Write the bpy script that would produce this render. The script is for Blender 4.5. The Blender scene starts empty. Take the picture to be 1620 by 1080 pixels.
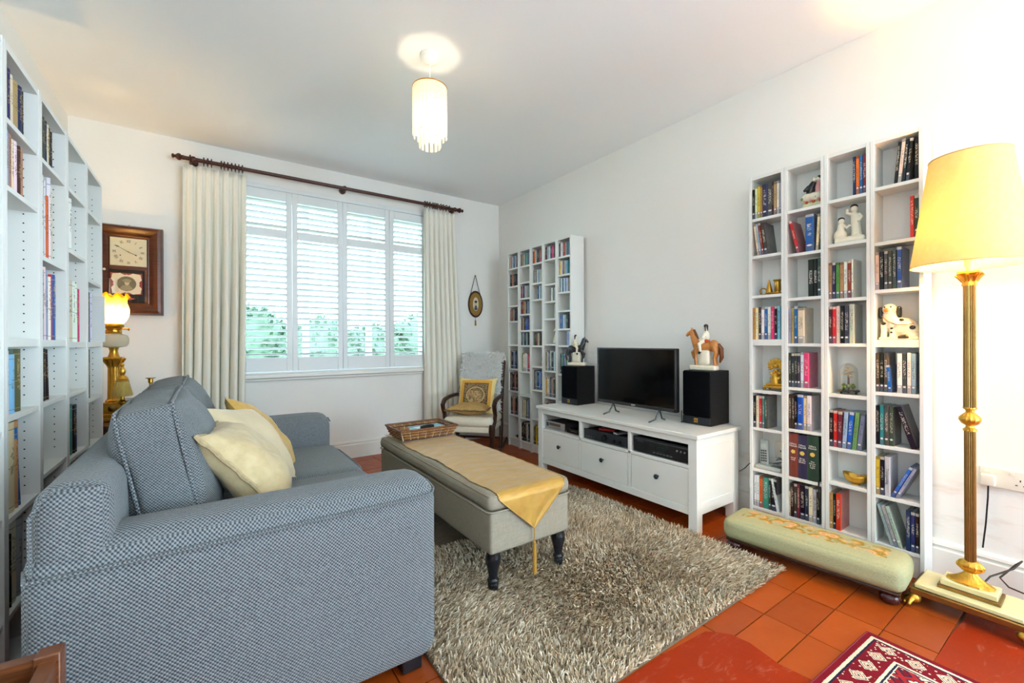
import bpy, bmesh, math, random
import numpy as np
from mathutils import Vector, Matrix, Euler
from math import sin, cos, pi, radians, sqrt
random.seed(7); rng = np.random.default_rng(7)
SC = bpy.context.scene
COL = SC.collection

# ------------------------------------------------------------------ camera
CAM_H = 1.1112
F_PX, YAW, PITCH, ROLL = 684.68, radians(35.118), radians(-0.033), radians(-0.226)
fw = Vector((sin(YAW)*cos(PITCH), cos(YAW)*cos(PITCH), sin(PITCH)))
rt = Vector((cos(YAW), -sin(YAW), 0)); up = rt.cross(fw)
r2 = rt*cos(ROLL)+up*sin(ROLL); u2 = up*cos(ROLL)-rt*sin(ROLL)
cam = bpy.data.cameras.new('camera'); camo = bpy.data.objects.new('camera', cam); COL.objects.link(camo)
cam.sensor_width = 36; cam.sensor_fit = 'HORIZONTAL'; cam.lens = F_PX/1620*36; cam.clip_start = .05
camo.matrix_world = Matrix(((r2.x,u2.x,-fw.x,0),(r2.y,u2.y,-fw.y,0),(r2.z,u2.z,-fw.z,CAM_H),(0,0,0,1)))
SC.camera = camo
# ------------------------------------------------------------------ sky and exposure
SKY = 7.5
w = bpy.data.worlds.new('overcast_sky'); SC.world = w; w.use_nodes = True
bg = w.node_tree.nodes['Background']; bg.inputs['Color'].default_value = (.66,.84,1.0,1); bg.inputs['Strength'].default_value = SKY
SC.view_settings.view_transform = 'Standard'; SC.view_settings.look = 'None'
SC.view_settings.gamma = 1; SC.view_settings.use_curve_mapping = False
SC.view_settings.exposure = 1.5
SC.cycles.max_bounces = 8; SC.cycles.diffuse_bounces = 5; SC.cycles.glossy_bounces = 3; SC.cycles.transparent_max_bounces = 10
SC.cycles.use_adaptive_sampling = True; SC.cycles.adaptive_threshold = .03
SC.cycles.caustics_reflective = False; SC.cycles.caustics_refractive = False
SC.cycles.sample_clamp_indirect = 6
def portal(name, loc, rot, sx, sy):                      # tells the renderer where sky light enters
    l = bpy.data.lights.new(name, 'AREA'); l.shape = 'RECTANGLE'; l.size = sx; l.size_y = sy; l.cycles.is_portal = True
    o = bpy.data.objects.new(name, l); COL.objects.link(o); o.location = loc; o.rotation_euler = rot
portal('window_portal', (1.06,4.50,1.64), (-pi/2,0,0), 1.8, 1.66)
portal('added_doors_portal', (2.90,-1.75,1.18), (pi/2,0,pi/2), 2.02, 2.36)  # opening of the unseen doors added for interior brightness
portal('added_window_portal', (2.0,-2.98,1.40), (pi/2,0,0), 1.3, 1.8)  # opening of the unseen window added behind the camera

# ------------------------------------------------------------------ helpers
def lin(c): 
    c = c/255.0
    return c/12.92 if c <= .04045 else ((c+.055)/1.055)**2.4
def S(r,g,b): return (lin(r),lin(g),lin(b),1)
class NT:
    """small node-tree writer"""
    def __init__(s, name):
        s.m = bpy.data.materials.new(name); s.m.use_nodes = True; s.t = s.m.node_tree; s.n = s.t.nodes
        s.b = s.n['Principled BSDF']; s.out = s.n['Material Output']; s._co = None
    def new(s, t, **k):
        x = s.n.new(t)
        for a,b in k.items(): setattr(x,a,b)
        return x
    def put(s, sock, v):
        if isinstance(v, bpy.types.NodeSocket): s.t.links.new(v, sock)
        else:
            try: sock.default_value = v
            except Exception: sock.default_value = (v,v,v,1) if sock.type=='RGBA' else (v,v,v)
    def math(s, op, a, b=0., c=None, clamp=False):
        x = s.new('ShaderNodeMath', operation=op, use_clamp=clamp); s.put(x.inputs[0],a); s.put(x.inputs[1],b)
        if c is not None: s.put(x.inputs[2],c)
        return x.outputs[0]
    def co(s, kind='Object'):
        if s._co is None: s._co = s.new('ShaderNodeTexCoord')
        return s._co.outputs[kind]
    def xyz(s, v):
        x = s.new('ShaderNodeSeparateXYZ'); s.put(x.inputs[0], v); return x.outputs
    def noise(s, vec, scale, detail=3, rough=.55, col=False, dist=0):
        x = s.new('ShaderNodeTexNoise'); s.put(x.inputs['Vector'],vec); x.inputs['Scale'].default_value = scale
        x.inputs['Detail'].default_value = detail; x.inputs['Roughness'].default_value = rough; x.inputs['Distortion'].default_value = dist
        return x.outputs['Color' if col else 'Fac']
    def vor(s, vec, scale, feature='F1', out='Distance', rnd=1):
        x = s.new('ShaderNodeTexVoronoi', feature=feature); s.put(x.inputs['Vector'],vec); x.inputs['Scale'].default_value = scale
        x.inputs['Randomness'].default_value = rnd; return x.outputs[out]
    def mapv(s, vec, scale=(1,1,1), loc=(0,0,0), rot=(0,0,0)):
        x = s.new('ShaderNodeMapping'); s.put(x.inputs[0],vec); x.inputs['Location'].default_value = loc
        x.inputs['Scale'].default_value = scale; x.inputs['Rotation'].default_value = rot; return x.outputs[0]
    def mix(s, f, a, b, blend='MIX'):
        x = s.new('ShaderNodeMix', data_type='RGBA', blend_type=blend); s.put(x.inputs[0],f); s.put(x.inputs[6],a); s.put(x.inputs[7],b); return x.outputs[2]
    def ramp(s, f, stops, const=False):
        x = s.new('ShaderNodeValToRGB'); s.put(x.inputs[0],f); e = x.color_ramp.elements
        if const: x.color_ramp.interpolation = 'CONSTANT'
        while len(e) < len(stops): e.new(.5)
        for i,(p,c) in enumerate(stops): e[i].position = p; e[i].color = c if len(c)==4 else (*c,1)
        return x.outputs[0]
    def bump(s, h, strength=.3, dist=.01):
        x = s.new('ShaderNodeBump'); x.inputs['Strength'].default_value = strength; x.inputs['Distance'].default_value = dist
        s.put(x.inputs['Height'],h); s.t.links.new(x.outputs[0], s.b.inputs['Normal'])
    def base(s, c, rough=.5, metal=0., spec=None):
        s.put(s.b.inputs['Base Color'], c); s.put(s.b.inputs['Roughness'], rough); s.put(s.b.inputs['Metallic'], metal)
        if spec is not None: s.b.inputs['Specular IOR Level'].default_value = spec
        return s
MATS = {}
def mat(name, col, rough=.5, metal=0, var=.08, scale=12, bump=0, bscale=60, stretch=(1,1,1), spec=None):
    """plain procedural material: a colour with soft noise variation and optional relief"""
    if name in MATS: return MATS[name]
    t = NT(name); v = t.mapv(t.co(), stretch); n = t.noise(v, scale)
    a = tuple(max(0,c*(1-var)) for c in col[:3])+(1,); b = tuple(min(1,c*(1+var)) for c in col[:3])+(1,)
    t.base(t.mix(n,a,b), rough, metal, spec)
    if bump: t.bump(t.noise(v,bscale,4), bump, .01)
    MATS[name] = t.m; return t.m

class B:
    """collects geometry for ONE mesh object"""
    def __init__(s): s.v = []; s.f = []; s.mi = []; s.cur = 0
    def add(s, vs, fs):
        o = len(s.v); s.v += [tuple(p) for p in vs]; s.f += [tuple(i+o for i in f) for f in fs]; s.mi += [s.cur]*len(fs); return s
    def box(s, x0,x1,y0,y1,z0,z1):
        return s.add([(x0,y0,z0),(x1,y0,z0),(x1,y1,z0),(x0,y1,z0),(x0,y0,z1),(x1,y0,z1),(x1,y1,z1),(x0,y1,z1)],
                     [(0,3,2,1),(4,5,6,7),(0,1,5,4),(1,2,6,5),(2,3,7,6),(3,0,4,7)])
    def lathe(s, prof, c=(0,0,0), seg=20, axis='z', sx=1, sy=1, flute=0, nfl=0):
        vs=[]; fs=[]; n=len(prof)
        for i,(r,z) in enumerate(prof):
            for k in range(seg):
                a=2*pi*k/seg; rr=r*(1+flute*cos(nfl*a)) if flute else r
                x,y=rr*cos(a)*sx, rr*sin(a)*sy
                p=(x,y,z) if axis=='z' else ((z,x,y) if axis=='x' else (y,z,x))
                vs.append((c[0]+p[0],c[1]+p[1],c[2]+p[2]))
        for i in range(n-1):
            for k in range(seg):
                fs.append((i*seg+k,i*seg+(k+1)%seg,(i+1)*seg+(k+1)%seg,(i+1)*seg+k))
        if prof[0][0]>1e-6: fs.append(tuple(range(seg-1,-1,-1)))
        if prof[-1][0]>1e-6: fs.append(tuple((n-1)*seg+k for k in range(seg)))
        return s.add(vs,fs)
    def tube(s, pts, r, seg=8, closed=False, flat=1.):
        pts=[Vector(p) for p in pts]; n=len(pts); rs=r if isinstance(r,(list,tuple)) else [r]*n
        vs=[]; fs=[]; prevn=None
        for i,p in enumerate(pts):
            a=pts[(i-1)%n] if (closed or i>0) else p; b=pts[(i+1)%n] if (closed or i<n-1) else p
            d=(b-a).normalized()
            if prevn is None: nn=d.orthogonal().normalized()
            else:
                nn=prevn-d*prevn.dot(d)
                nn=nn.normalized() if nn.length>1e-6 else d.orthogonal().normalized()
            prevn=nn; bb=d.cross(nn)
            for k in range(seg):
                t=2*pi*k/seg; vs.append(p+nn*(cos(t)*rs[i])+bb*(sin(t)*rs[i]*flat))
        m=n if closed else n-1
        for i in range(m):
            j=(i+1)%n
            for k in range(seg): fs.append((i*seg+k,i*seg+(k+1)%seg,j*seg+(k+1)%seg,j*seg+k))
        if not closed: fs.append(tuple(range(seg-1,-1,-1))); fs.append(tuple((n-1)*seg+k for k in range(seg)))
        return s.add(vs,fs)
    def ball(s, c, r, seg=16, rings=10):
        r=(r,r,r) if not isinstance(r,(tuple,list)) else r
        vs=[(c[0],c[1],c[2]-r[2])]; fs=[]
        for i in range(1,rings):
            a=-pi/2+pi*i/rings
            for k in range(seg): vs.append((c[0]+r[0]*cos(a)*cos(2*pi*k/seg),c[1]+r[1]*cos(a)*sin(2*pi*k/seg),c[2]+r[2]*sin(a)))
        vs.append((c[0],c[1],c[2]+r[2])); L=len(vs)-1
        for k in range(seg):
            fs.append((0,1+(k+1)%seg,1+k)); fs.append((L,1+(rings-2)*seg+k,1+(rings-2)*seg+(k+1)%seg))
        for i in range(rings-2):
            for k in range(seg): fs.append((1+i*seg+k,1+i*seg+(k+1)%seg,1+(i+1)*seg+(k+1)%seg,1+(i+1)*seg+k))
        return s.add(vs,fs)
    def prism(s, out, a0, a1, axis='y'):
        n=len(out); P={'y':lambda u,v,a:(u,a,v),'x':lambda u,v,a:(a,u,v),'z':lambda u,v,a:(u,v,a)}[axis]
        vs=[P(u,v,a0) for u,v in out]+[P(u,v,a1) for u,v in out]
        fs=[tuple(range(n)),tuple(range(2*n-1,n-1,-1))]+[(i,i+n,(i+1)%n+n,(i+1)%n) for i in range(n)]
        return s.add(vs,fs)
    def rbox(s, x0,x1,y0,y1,z0,z1, r=.03, n=8, bulge=(0,0,0), taper=None):
        """rounded box; bulge pushes each pair of faces out in the middle"""
        h=[(x1-x0)/2,(y1-y0)/2,(z1-z0)/2]; c=[(x0+x1)/2,(y0+y1)/2,(z0+z1)/2]; r=min(r,*(q*.999 for q in h))
        idx={}; vs=[]; fs=[]
        def ts(a):
            k=3; e=r/h[a]
            L=[-1+e*(1-cos(pi/2*i/k)) for i in range(k)]; R=[-q for q in L][::-1]
            return L+[-1+e+(2-2*e)*i/n for i in range(n+1)]+R
        T=[ts(0),ts(1),ts(2)]
        def vert(p):
            key=tuple(round(q,5) for q in p)
            if key in idx: return idx[key]
            q=[p[i]*h[i] for i in range(3)]; inn=[max(-(h[i]-r),min(h[i]-r,q[i])) for i in range(3)]
            d=Vector([q[i]-inn[i] for i in range(3)])
            if d.length>1e-9: d=d.normalized()*r
            o=[inn[i]+d[i] for i in range(3)]
            for i in range(3):
                if bulge[i]:
                    j,k=(i+1)%3,(i+2)%3
                    o[i]+=bulge[i]*p[i]*max(0,1-p[j]**2)**.7*max(0,1-p[k]**2)**.7
            if taper: o=taper(o,p)
            idx[key]=len(vs); vs.append(tuple(o[i]+c[i] for i in range(3))); return idx[key]
        for a in range(3):
            j,k=(a+1)%3,(a+2)%3
            for sg in (-1,1):
                for iu in range(len(T[j])-1):
                    for iv in range(len(T[k])-1):
                        q=[]
                        for (du,dv) in ((0,0),(1,0),(1,1),(0,1)):
                            p=[0,0,0]; p[a]=sg; p[j]=T[j][iu+du]; p[k]=T[k][iv+dv]; q.append(vert(p))
                        if len(set(q))>=3: fs.append(tuple(q if sg>0 else q[::-1]))
        return s.add(vs,fs)
    def grid(s, fn, nu, nv, closed=False):
        vs=[fn(i/nu,j/nv) for j in range(nv+1) for i in range(nu+(0 if closed else 1))]; W=nu if closed else nu+1; fs=[]
        for j in range(nv):
            for i in range(nu):
                i2=(i+1)%W if closed else i+1
                fs.append((j*W+i,j*W+i2,(j+1)*W+i2,(j+1)*W+i))
        return s.add(vs,fs)
    def xf(s, M, start=0):
        s.v=s.v[:start]+[tuple(M@Vector(p)) for p in s.v[start:]]; return s
    def mesh(s, name, mats, smooth=35):
        me=bpy.data.meshes.new(name); me.from_pydata(s.v,[],s.f); me.validate()
        for m in (mats if isinstance(mats,(list,tuple)) else [mats]): me.materials.append(m)
        if any(s.mi) and len(me.polygons)==len(s.mi): me.polygons.foreach_set('material_index', s.mi)
        bm=bmesh.new(); bm.from_mesh(me); bmesh.ops.recalc_face_normals(bm, faces=bm.faces); bm.to_mesh(me); bm.free()
        if smooth: me.shade_smooth(); me.set_sharp_from_angle(angle=radians(smooth))
        return me
    def build(s, name, mats, parent=None, world=True, smooth=35, bevel=0):
        if parent is not None and world:
            L=parent.location; s.v=[(p[0]-L[0],p[1]-L[1],p[2]-L[2]) for p in s.v]
        o=bpy.data.objects.new(name, s.mesh(name,mats,smooth)); COL.objects.link(o); o.parent=parent
        if parent is not None and parent.type=='MESH': pass
        if bevel:
            m=o.modifiers.new('soft_edge','BEVEL'); m.width=bevel; m.segments=2; m.limit_method='ANGLE'; m.angle_limit=radians(40)
        return o
def sub(b, name, mats, part, root, **k):
    """a sub-part: child of a part whose own location is its root's origin"""
    L=root.location; b.v=[(p[0]-L[0],p[1]-L[1],p[2]-L[2]) for p in b.v]
    return b.build(name, mats, part, world=False, **k)
def thing(name, label, cat, loc=(0,0,0), rotz=0, group=None):
    o=bpy.data.objects.new(name,None); COL.objects.link(o); o.location=loc; o.rotation_euler=(0,0,rotz); o.empty_display_size=.05
    o['label']=label; o['category']=cat
    if group: o['group']=group
    return o
def tag(o, label=None, cat=None, group=None, kind=None):
    if label: o['label']=label
    if cat: o['category']=cat
    if group: o['group']=group
    if kind: o['kind']=kind
    return o
def structure(b, name, m, label=None, bevel=0, **k):
    o=b.build(name,m,bevel=bevel,**k); o['kind']='structure'
    if label: o['label']=label
    return o
def inst(me, name, parent=None, loc=(0,0,0), rot=(0,0,0), scale=(1,1,1)):
    o=bpy.data.objects.new(name,me); COL.objects.link(o); o.parent=parent; o.location=loc; o.rotation_euler=rot; o.scale=scale; return o
def copy_tree(o, parent=None):
    c=o.copy(); COL.objects.link(c); c.parent=parent
    for ch in list(o.children): copy_tree(ch,c)
    return c
_txt={}
def lettering(s, size, m, parent, loc, rot, extrude=.0004, name='lettering', align='CENTER'):
    key=(s,round(size,4),align)
    if key not in _txt:
        cu=bpy.data.curves.new('t','FONT'); cu.body=s; cu.size=size; cu.align_x=align; cu.align_y='CENTER'; cu.extrude=extrude; cu.resolution_u=3; cu.space_line=.85
        ob=bpy.data.objects.new('t',cu); COL.objects.link(ob); dg=bpy.context.evaluated_depsgraph_get()
        me=bpy.data.meshes.new_from_object(ob.evaluated_get(dg)); bpy.data.objects.remove(ob); bpy.data.curves.remove(cu); _txt[key]=me
    me=_txt[key].copy(); me.materials.clear(); me.materials.append(m)
    return inst(me,name,parent,loc,rot)
def blob(b, name, m, parent, voxel=.004, world=True, smooth_it=2):
    """fuse overlapping closed shapes into one continuous skin"""
    if parent is not None and world:
        L=parent.location; b.v=[(p[0]-L[0],p[1]-L[1],p[2]-L[2]) for p in b.v]
    o=bpy.data.objects.new('tmp',b.mesh('tmp',m,0)); COL.objects.link(o)
    r=o.modifiers.new('r','REMESH'); r.mode='VOXEL'; r.voxel_size=voxel; r.use_smooth_shade=True
    s=o.modifiers.new('s','SMOOTH'); s.iterations=smooth_it; s.factor=.5
    dg=bpy.context.evaluated_depsgraph_get(); me=bpy.data.meshes.new_from_object(o.evaluated_get(dg))
    bpy.data.objects.remove(o); me.name=name; me.materials.clear(); me.materials.append(m); me.shade_smooth()
    return inst(me,name,parent)
def blades(name, pts, nrm, length, width, lean, m, parent, jitter=.5, curl=.4):
    """many short strands as one mesh"""
    n=len(pts); ln=length*(.7+.6*rng.random(n))[:,None]; d=nrm+lean+rng.normal(0,jitter,(n,3)); d/=np.linalg.norm(d,axis=1)[:,None]
    sd=np.cross(d,rng.normal(0,1,(n,3))); sd/=np.linalg.norm(sd,axis=1)[:,None]; sd*=width/2
    d2=d+lean*curl+rng.normal(0,curl,(n,3)); d2/=np.linalg.norm(d2,axis=1)[:,None]
    mid=pts+d*ln*.55; tip=mid+d2*ln*.5
    V=np.stack([pts-sd,pts+sd,mid-sd*.95,mid+sd*.95,tip-sd*.45,tip+sd*.45],1).reshape(-1,3)
    base=(np.arange(n)*6)[:,None]; Fq=np.concatenate([base+[0,1,3,2],base+[2,3,5,4]],0).astype(np.int32)
    me=bpy.data.meshes.new(name); me.vertices.add(len(V)); me.vertices.foreach_set('co',V.astype(np.float32).ravel())
    me.loops.add(Fq.size); me.loops.foreach_set('vertex_index',Fq.ravel()); me.polygons.add(len(Fq))
    me.polygons.foreach_set('loop_start',np.arange(0,Fq.size,4,dtype=np.int32)); me.update(calc_edges=True); me.materials.append(m)
    o=inst(me,name,parent); o['kind']='stuff'; return o

# ------------------------------------------------------------------ materials
def wall_mat(name, c, stain=False):
    t=NT(name); co=t.co(); n=t.noise(co,3,4); c2=tuple(q*.97 for q in c[:3])+(1,)
    base=t.mix(n,c,c2)
    if stain:                                            # faint old damp marks above the skirting
        z=t.xyz(co)[2]; k=t.math('MULTIPLY',t.math('LESS_THAN',t.math('ABSOLUTE',t.math('SUBTRACT',z,.33)),.14),t.ramp(t.noise(t.mapv(co,(1,2,9)),2.2,5),[(.52,(0,0,0)),(.72,(1,1,1))]))
        base=t.mix(t.math('MULTIPLY',k,.3),base,S(190,150,100))
    t.base(base,.75,spec=.2); t.bump(t.noise(co,26,5),.12,.01); return t.m
WALL=wall_mat('wall_paint',S(244,242,236)); WALLR=wall_mat('wall_paint_aged',S(244,242,236),True)
CEIL=mat('ceiling_paint',S(248,249,248),.8,var=.02,scale=2)
TRIM=mat('trim_gloss_white',S(236,234,226),.35,var=.03)
WHITE=mat('white_lacquer',S(234,233,226),.38,var=.02,scale=8,bump=.03,bscale=30)
FOIL=mat('white_foil_board',S(232,233,228),.45,var=.02)
SHUT=mat('shutter_paint',S(232,236,236),.4,var=.02)
BLACK=mat('black_plastic',(.007,.007,.008,1),.4,var=.2,spec=.3)
DARKH=mat('dark_hole',(.02,.02,.02,1),.8)
BRASS=mat('antique_brass',S(196,150,62),.28,1,var=.25,scale=30,bump=.05)
GILT=mat('gilt_metal',S(224,176,74),.32,1,var=.2,scale=60,bump=.25,bscale=120)
BRONZE=mat('dark_bronze',S(152,120,68),.38,1,var=.25,scale=40,bump=.1)
CHROME=mat('chrome',(.6,.6,.6,1),.2,1,var=.05)
def wood(name, a, b, rough=.35, stretch=(1,1,14), scale=6):
    t=NT(name); v=t.mapv(t.co(),stretch); n=t.noise(v,scale,6,.6,dist=1.2)
    t.base(t.ramp(n,[(.3,a),(.7,b)]),rough); t.bump(n,.08,.01); return t.m
MAHOG=wood('mahogany',S(58,26,16),S(104,52,28),.3)
DARKWOOD=wood('dark_turned_wood',S(34,18,13),S(70,40,27),.3)
POLEW=wood('curtain_pole_wood',S(52,24,18),S(92,46,34),.3,(14,1,1))
EBON=mat('black_painted_leg',(.012,.013,.016,1),.25,var=.2)
IVORY=mat('glazed_porcelain',S(238,230,206),.16,var=.05,scale=30)
ONYX=mat('cream_onyx',S(232,222,164),.18,var=.16,scale=7)
PAPER=mat('paper',S(232,226,208),.7,var=.05)

def weave(name, light, dark, pitch=.009, contrast=1.):
    """basket-weave upholstery, laid on each face by its own plane"""
    t=NT(name); x,y,z=t.xyz(t.co()); k=2*pi/pitch
    def pat(a,b):
        u=t.math('MULTIPLY',a,k*.92); v=t.math('MULTIPLY',b,k*.92)
        return t.math('MULTIPLY',t.math('SINE',u),t.math('SINE',v))
    g=t.new('ShaderNodeNewGeometry'); tr=t.new('ShaderNodeVectorTransform',vector_type='NORMAL',convert_from='WORLD',convert_to='OBJECT'); t.put(tr.inputs[0],g.outputs['Normal'])
    nx,ny,nz=[t.math('ABSOLUTE',q) for q in t.xyz(tr.outputs[0])]
    isx=t.math('GREATER_THAN',nx,t.math('MAXIMUM',ny,nz)); isz=t.math('GREATER_THAN',nz,ny)
    def sel(f,a,b): 
        q=t.new('ShaderNodeMix',data_type='FLOAT'); t.put(q.inputs[0],f); t.put(q.inputs[2],a); t.put(q.inputs[3],b); return q.outputs[0]
    p=sel(isx,sel(isz,pat(x,z),pat(x,y)),pat(y,z))
    h=t.math('ADD',p,t.math('MULTIPLY',t.math('SUBTRACT',t.noise(t.co(),180,2),.5),1.3))
    f=t.math('MULTIPLY_ADD',h,.75*contrast,.5,clamp=True)
    big=t.noise(t.co(),4,3)
    c=t.mix(f,dark,light); c=t.mix(t.math('MULTIPLY',big,.35),c,t.mix(.5,dark,light))
    t.base(c,.85,spec=.2); t.b.inputs['Sheen Weight'].default_value=.15; t.bump(p,.4,.004); return t.m
SOFA=weave('blue_grey_tweed',S(146,152,154),S(36,42,52),.0092)
SOFA2=weave('blue_grey_tweed_cushion',S(140,146,147),S(44,50,58),.0075,.9)
LINEN=NT('stone_linen'); _n=LINEN.noise(LINEN.mapv(LINEN.co(),(1,1,.12)),260,2); _m=LINEN.noise(LINEN.mapv(LINEN.co(),(.12,.12,1)),260,2)
LINEN.base(LINEN.mix(LINEN.math('MULTIPLY',LINEN.math('ADD',_n,_m),.5),S(122,115,100),S(176,168,150)),.85,spec=.15); LINEN.bump(_n,.15,.003); LINEN=LINEN.m
def cloth(name, a, b, scale=9, rough=.8, bump=.3, sheen=.2, stretch=(1,1,1)):
    t=NT(name); v=t.mapv(t.co(),stretch); n=t.noise(v,scale,4); t.base(t.mix(n,a,b),rough,spec=.2); t.b.inputs['Sheen Weight'].default_value=sheen
    t.bump(n,bump,.01); return t.m
CREAMC=cloth('cream_velvet',S(188,170,136),S(222,207,172),7); GOLDC=cloth('gold_brocade',S(164,122,52),S(222,186,104),22)
def thin(name, col, trans=.5, col2=None, nscale=8, rough=.9):
    """thin sheet that glows when lit from behind"""
    t=NT(name); n=t.noise(t.co(),nscale,4); c=t.mix(n,col,col2 or col)
    d=t.new('ShaderNodeBsdfDiffuse'); q=t.new('ShaderNodeBsdfTranslucent'); mx=t.new('ShaderNodeMixShader')
    t.put(d.inputs[0],c); t.put(q.inputs[0],c); mx.inputs[0].default_value=trans
    t.t.links.new(d.outputs[0],mx.inputs[1]); t.t.links.new(q.outputs[0],mx.inputs[2]); t.t.links.new(mx.outputs[0],t.out.inputs[0]); t.n.remove(t.b); return t.m
CURT=thin('cream_curtain_cotton',S(255,252,240),.12,S(252,247,232))
SHADE=thin('yellow_lampshade_linen',S(244,220,150),.028,S(234,206,124),60)
CAPIZ=thin('white_capiz',S(254,250,240),.75,S(248,242,228),30)
AMBER=NT('amber_glass_shade'); 
def _amber():
    t=AMBER; z=t.xyz(t.co('Generated'))[2]; c=t.ramp(t.math('ADD',z,t.math('MULTIPLY',t.math('SUBTRACT',t.noise(t.co(),30),.5),.3)),[(.25,S(255,246,214)),(.62,S(255,214,90)),(.95,S(236,160,20))])
    d=t.new('ShaderNodeBsdfDiffuse'); q=t.new('ShaderNodeBsdfTranslucent'); mx=t.new('ShaderNodeMixShader'); mx.inputs[0].default_value=.3
    t.put(d.inputs[0],c); t.put(q.inputs[0],c); t.t.links.new(d.outputs[0],mx.inputs[1]); t.t.links.new(q.outputs[0],mx.inputs[2]); t.t.links.new(mx.outputs[0],t.out.inputs[0]); t.n.remove(t.b)
_amber(); AMBER=AMBER.m
def clear(name, tint=(1,1,1,1), gl=.08):
    t=NT(name); a=t.new('ShaderNodeBsdfTransparent'); a.inputs[0].default_value=tint; g=t.new('ShaderNodeBsdfGlossy'); g.inputs['Roughness'].default_value=.03
    fr=t.new('ShaderNodeLayerWeight'); fr.inputs[0].default_value=.35; k=t.math('MULTIPLY_ADD',fr.outputs['Facing'],.5,gl*.3); mx=t.new('ShaderNodeMixShader')
    t.put(mx.inputs[0],k); t.t.links.new(a.outputs[0],mx.inputs[1]); t.t.links.new(g.outputs[0],mx.inputs[2]); t.t.links.new(mx.outputs[0],t.out.inputs[0]); t.n.remove(t.b); return t.m
GLASS=clear('window_glass',(.97,.99,.98,1),.02); GLASS2=clear('dimming_glass',(.70,.73,.74,1),.03); DOME=clear('clear_blown_glass',(.96,.97,.96,1),.1)  # GLASS2 tint added to dim the sky so the louvres show
def glow(name, col, strength):
    t=NT(name); e=t.new('ShaderNodeEmission'); e.inputs[0].default_value=col; e.inputs[1].default_value=strength
    n=t.noise(t.co(),5); t.put(e.inputs[0],t.mix(n,col,tuple(c*.98 for c in col[:3])+(1,))); t.t.links.new(e.outputs[0],t.out.inputs[0]); t.n.remove(t.b); return t.m
BULB=glow('lit_bulb',(1,.78,.48,1),40)

def tile_mat():
    t=NT('quarry_tile'); oi=t.new('ShaderNodeObjectInfo'); n=t.noise(t.co('Object'),9,5); 
    g=t.new('ShaderNodeNewGeometry'); p=g.outputs['Position']; n2=t.noise(p,2.3,4)
    c=t.mix(oi.outputs['Random'],S(146,58,8),S(174,76,12)); c=t.mix(t.math('MULTIPLY',n2,.6),c,S(128,46,10)); c=t.mix(t.math('MULTIPLY',n,.3),c,S(182,90,24))
    t.base(c,t.math('MULTIPLY_ADD',t.noise(p,14,4),.3,.25),spec=.4); t.bump(t.noise(p,30,4),.06,.01); return t.m
TILE=tile_mat()
def cement_mat():
    t=NT('red_painted_cement'); p=t.co(); n=t.noise(p,3.5,5); sc=t.ramp(t.noise(t.mapv(p,(1,2.5,1),rot=(0,0,.6)),9,6,.7,dist=1.5),[(.56,(0,0,0)),(.70,(1,1,1))])
    c=t.mix(n,S(130,32,2),S(156,46,4)); c=t.mix(t.math('MULTIPLY',sc,t.math('MULTIPLY',n,.45)),c,S(206,150,124)); t.base(c,t.math('MULTIPLY_ADD',n,.25,.35),spec=.2); t.bump(t.noise(p,24,5),.08,.01); return t.m
CEMENT=cement_mat()
GROUT=mat('floor_grout',S(120,78,58),.9,var=.2)

# ================================================================== THE ROOM
XL,XR,YB,YF,H = -.80,2.83,4.288,-2.90,2.714
# floor: grout bed, tiles, red cement patches
fl=structure(B().box(XL-.12,XR+.12,YF-.2,YB+.2,-.08,-.006),'floor',GROUT,'terracotta quarry tile floor with red cement patches')
GX=[1.578+.2675*k for k in range(-9,6)]; GY=[.385+.1553*k for k in range(0,26)]
tm=B().box(.0022,.2653,.0022,.1531,-.006,0).mesh('tile',TILE,0)
rest=B(); nt=0
def in_patch(x0,x1,y0,y1): return (x1<1.62 and y1<.92)
for gx in GX:
    for gy in GY:
        x0,x1,y0,y1=gx,gx+.2675,gy,gy+.1553
        if x0>XR or x1<XL or y0>YB or in_patch(x0,x1,y0,y1): continue
        hidden=(x0>.66 and x1<2.22 and y0>1.0 and y1<3.05) or x1<.55 or (x1<.9 and y1<2.8)
        if hidden or nt>=299: rest.box(x0+.0022,min(x1-.0022,XR),y0+.0022,min(y1-.0022,YB),-.006,0)
        else: inst(tm,'tile',fl,(x0,y0,random.uniform(-.0006,.0004)),(0,0,0)); nt+=1
o=rest.build('tile_field',TILE,fl); o['kind']='stuff'
edge=[(1.62,YF),(1.615,.30),(1.60,.385),(1.585,.47),(1.612,.60),(1.60,.69),(1.625,.80),(1.615,.86),(1.585,.90),(1.55,.93),(1.30,.95),(XL,.95),(XL,YF)]
B().prism(edge,-.006,.0008,'z').build('cement_patch',CEMENT,fl)
edge=[(1.622,YF),(XR,YF),(XR,.383),(2.66,.381),(2.42,.376),(2.28,.384),(2.05,.386),(1.88,.384),(1.622,.382)]
B().prism(edge,-.006,.0006,'z').build('cement_patch',CEMENT,fl)
structure(B().box(XL-.15,XR+.15,YF-.2,YB+.3,H,H+.1),'ceiling',CEIL)
DY0,DY1,DZ1=-2.75,-.75,2.36
structure(B().box(XR,XR+.15,DY1,YB+.3,-.08,H).box(XR,XR+.15,YF-.2,DY0,-.08,H).box(XR,XR+.15,DY0,DY1,DZ1,H).box(XR,XR+.15,DY0,DY1,-.08,0),'wall_right',WALLR)
structure(B().box(XL-.15,XL,YF-.2,YB+.3,-.08,H),'wall_left',WALL)
WX0,WX1,WZ0,WZ1=.17,1.95,.838,2.445
structure(B().box(XL,WX0,YB,YB+.24,-.08,H).box(WX1,XR,YB,YB+.24,-.08,H).box(WX0,WX1,YB,YB+.24,-.08,WZ0).box(WX0,WX1,YB,YB+.24,WZ1,H),'wall_back',WALL)
FX0,FX1=1.35,2.65
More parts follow.
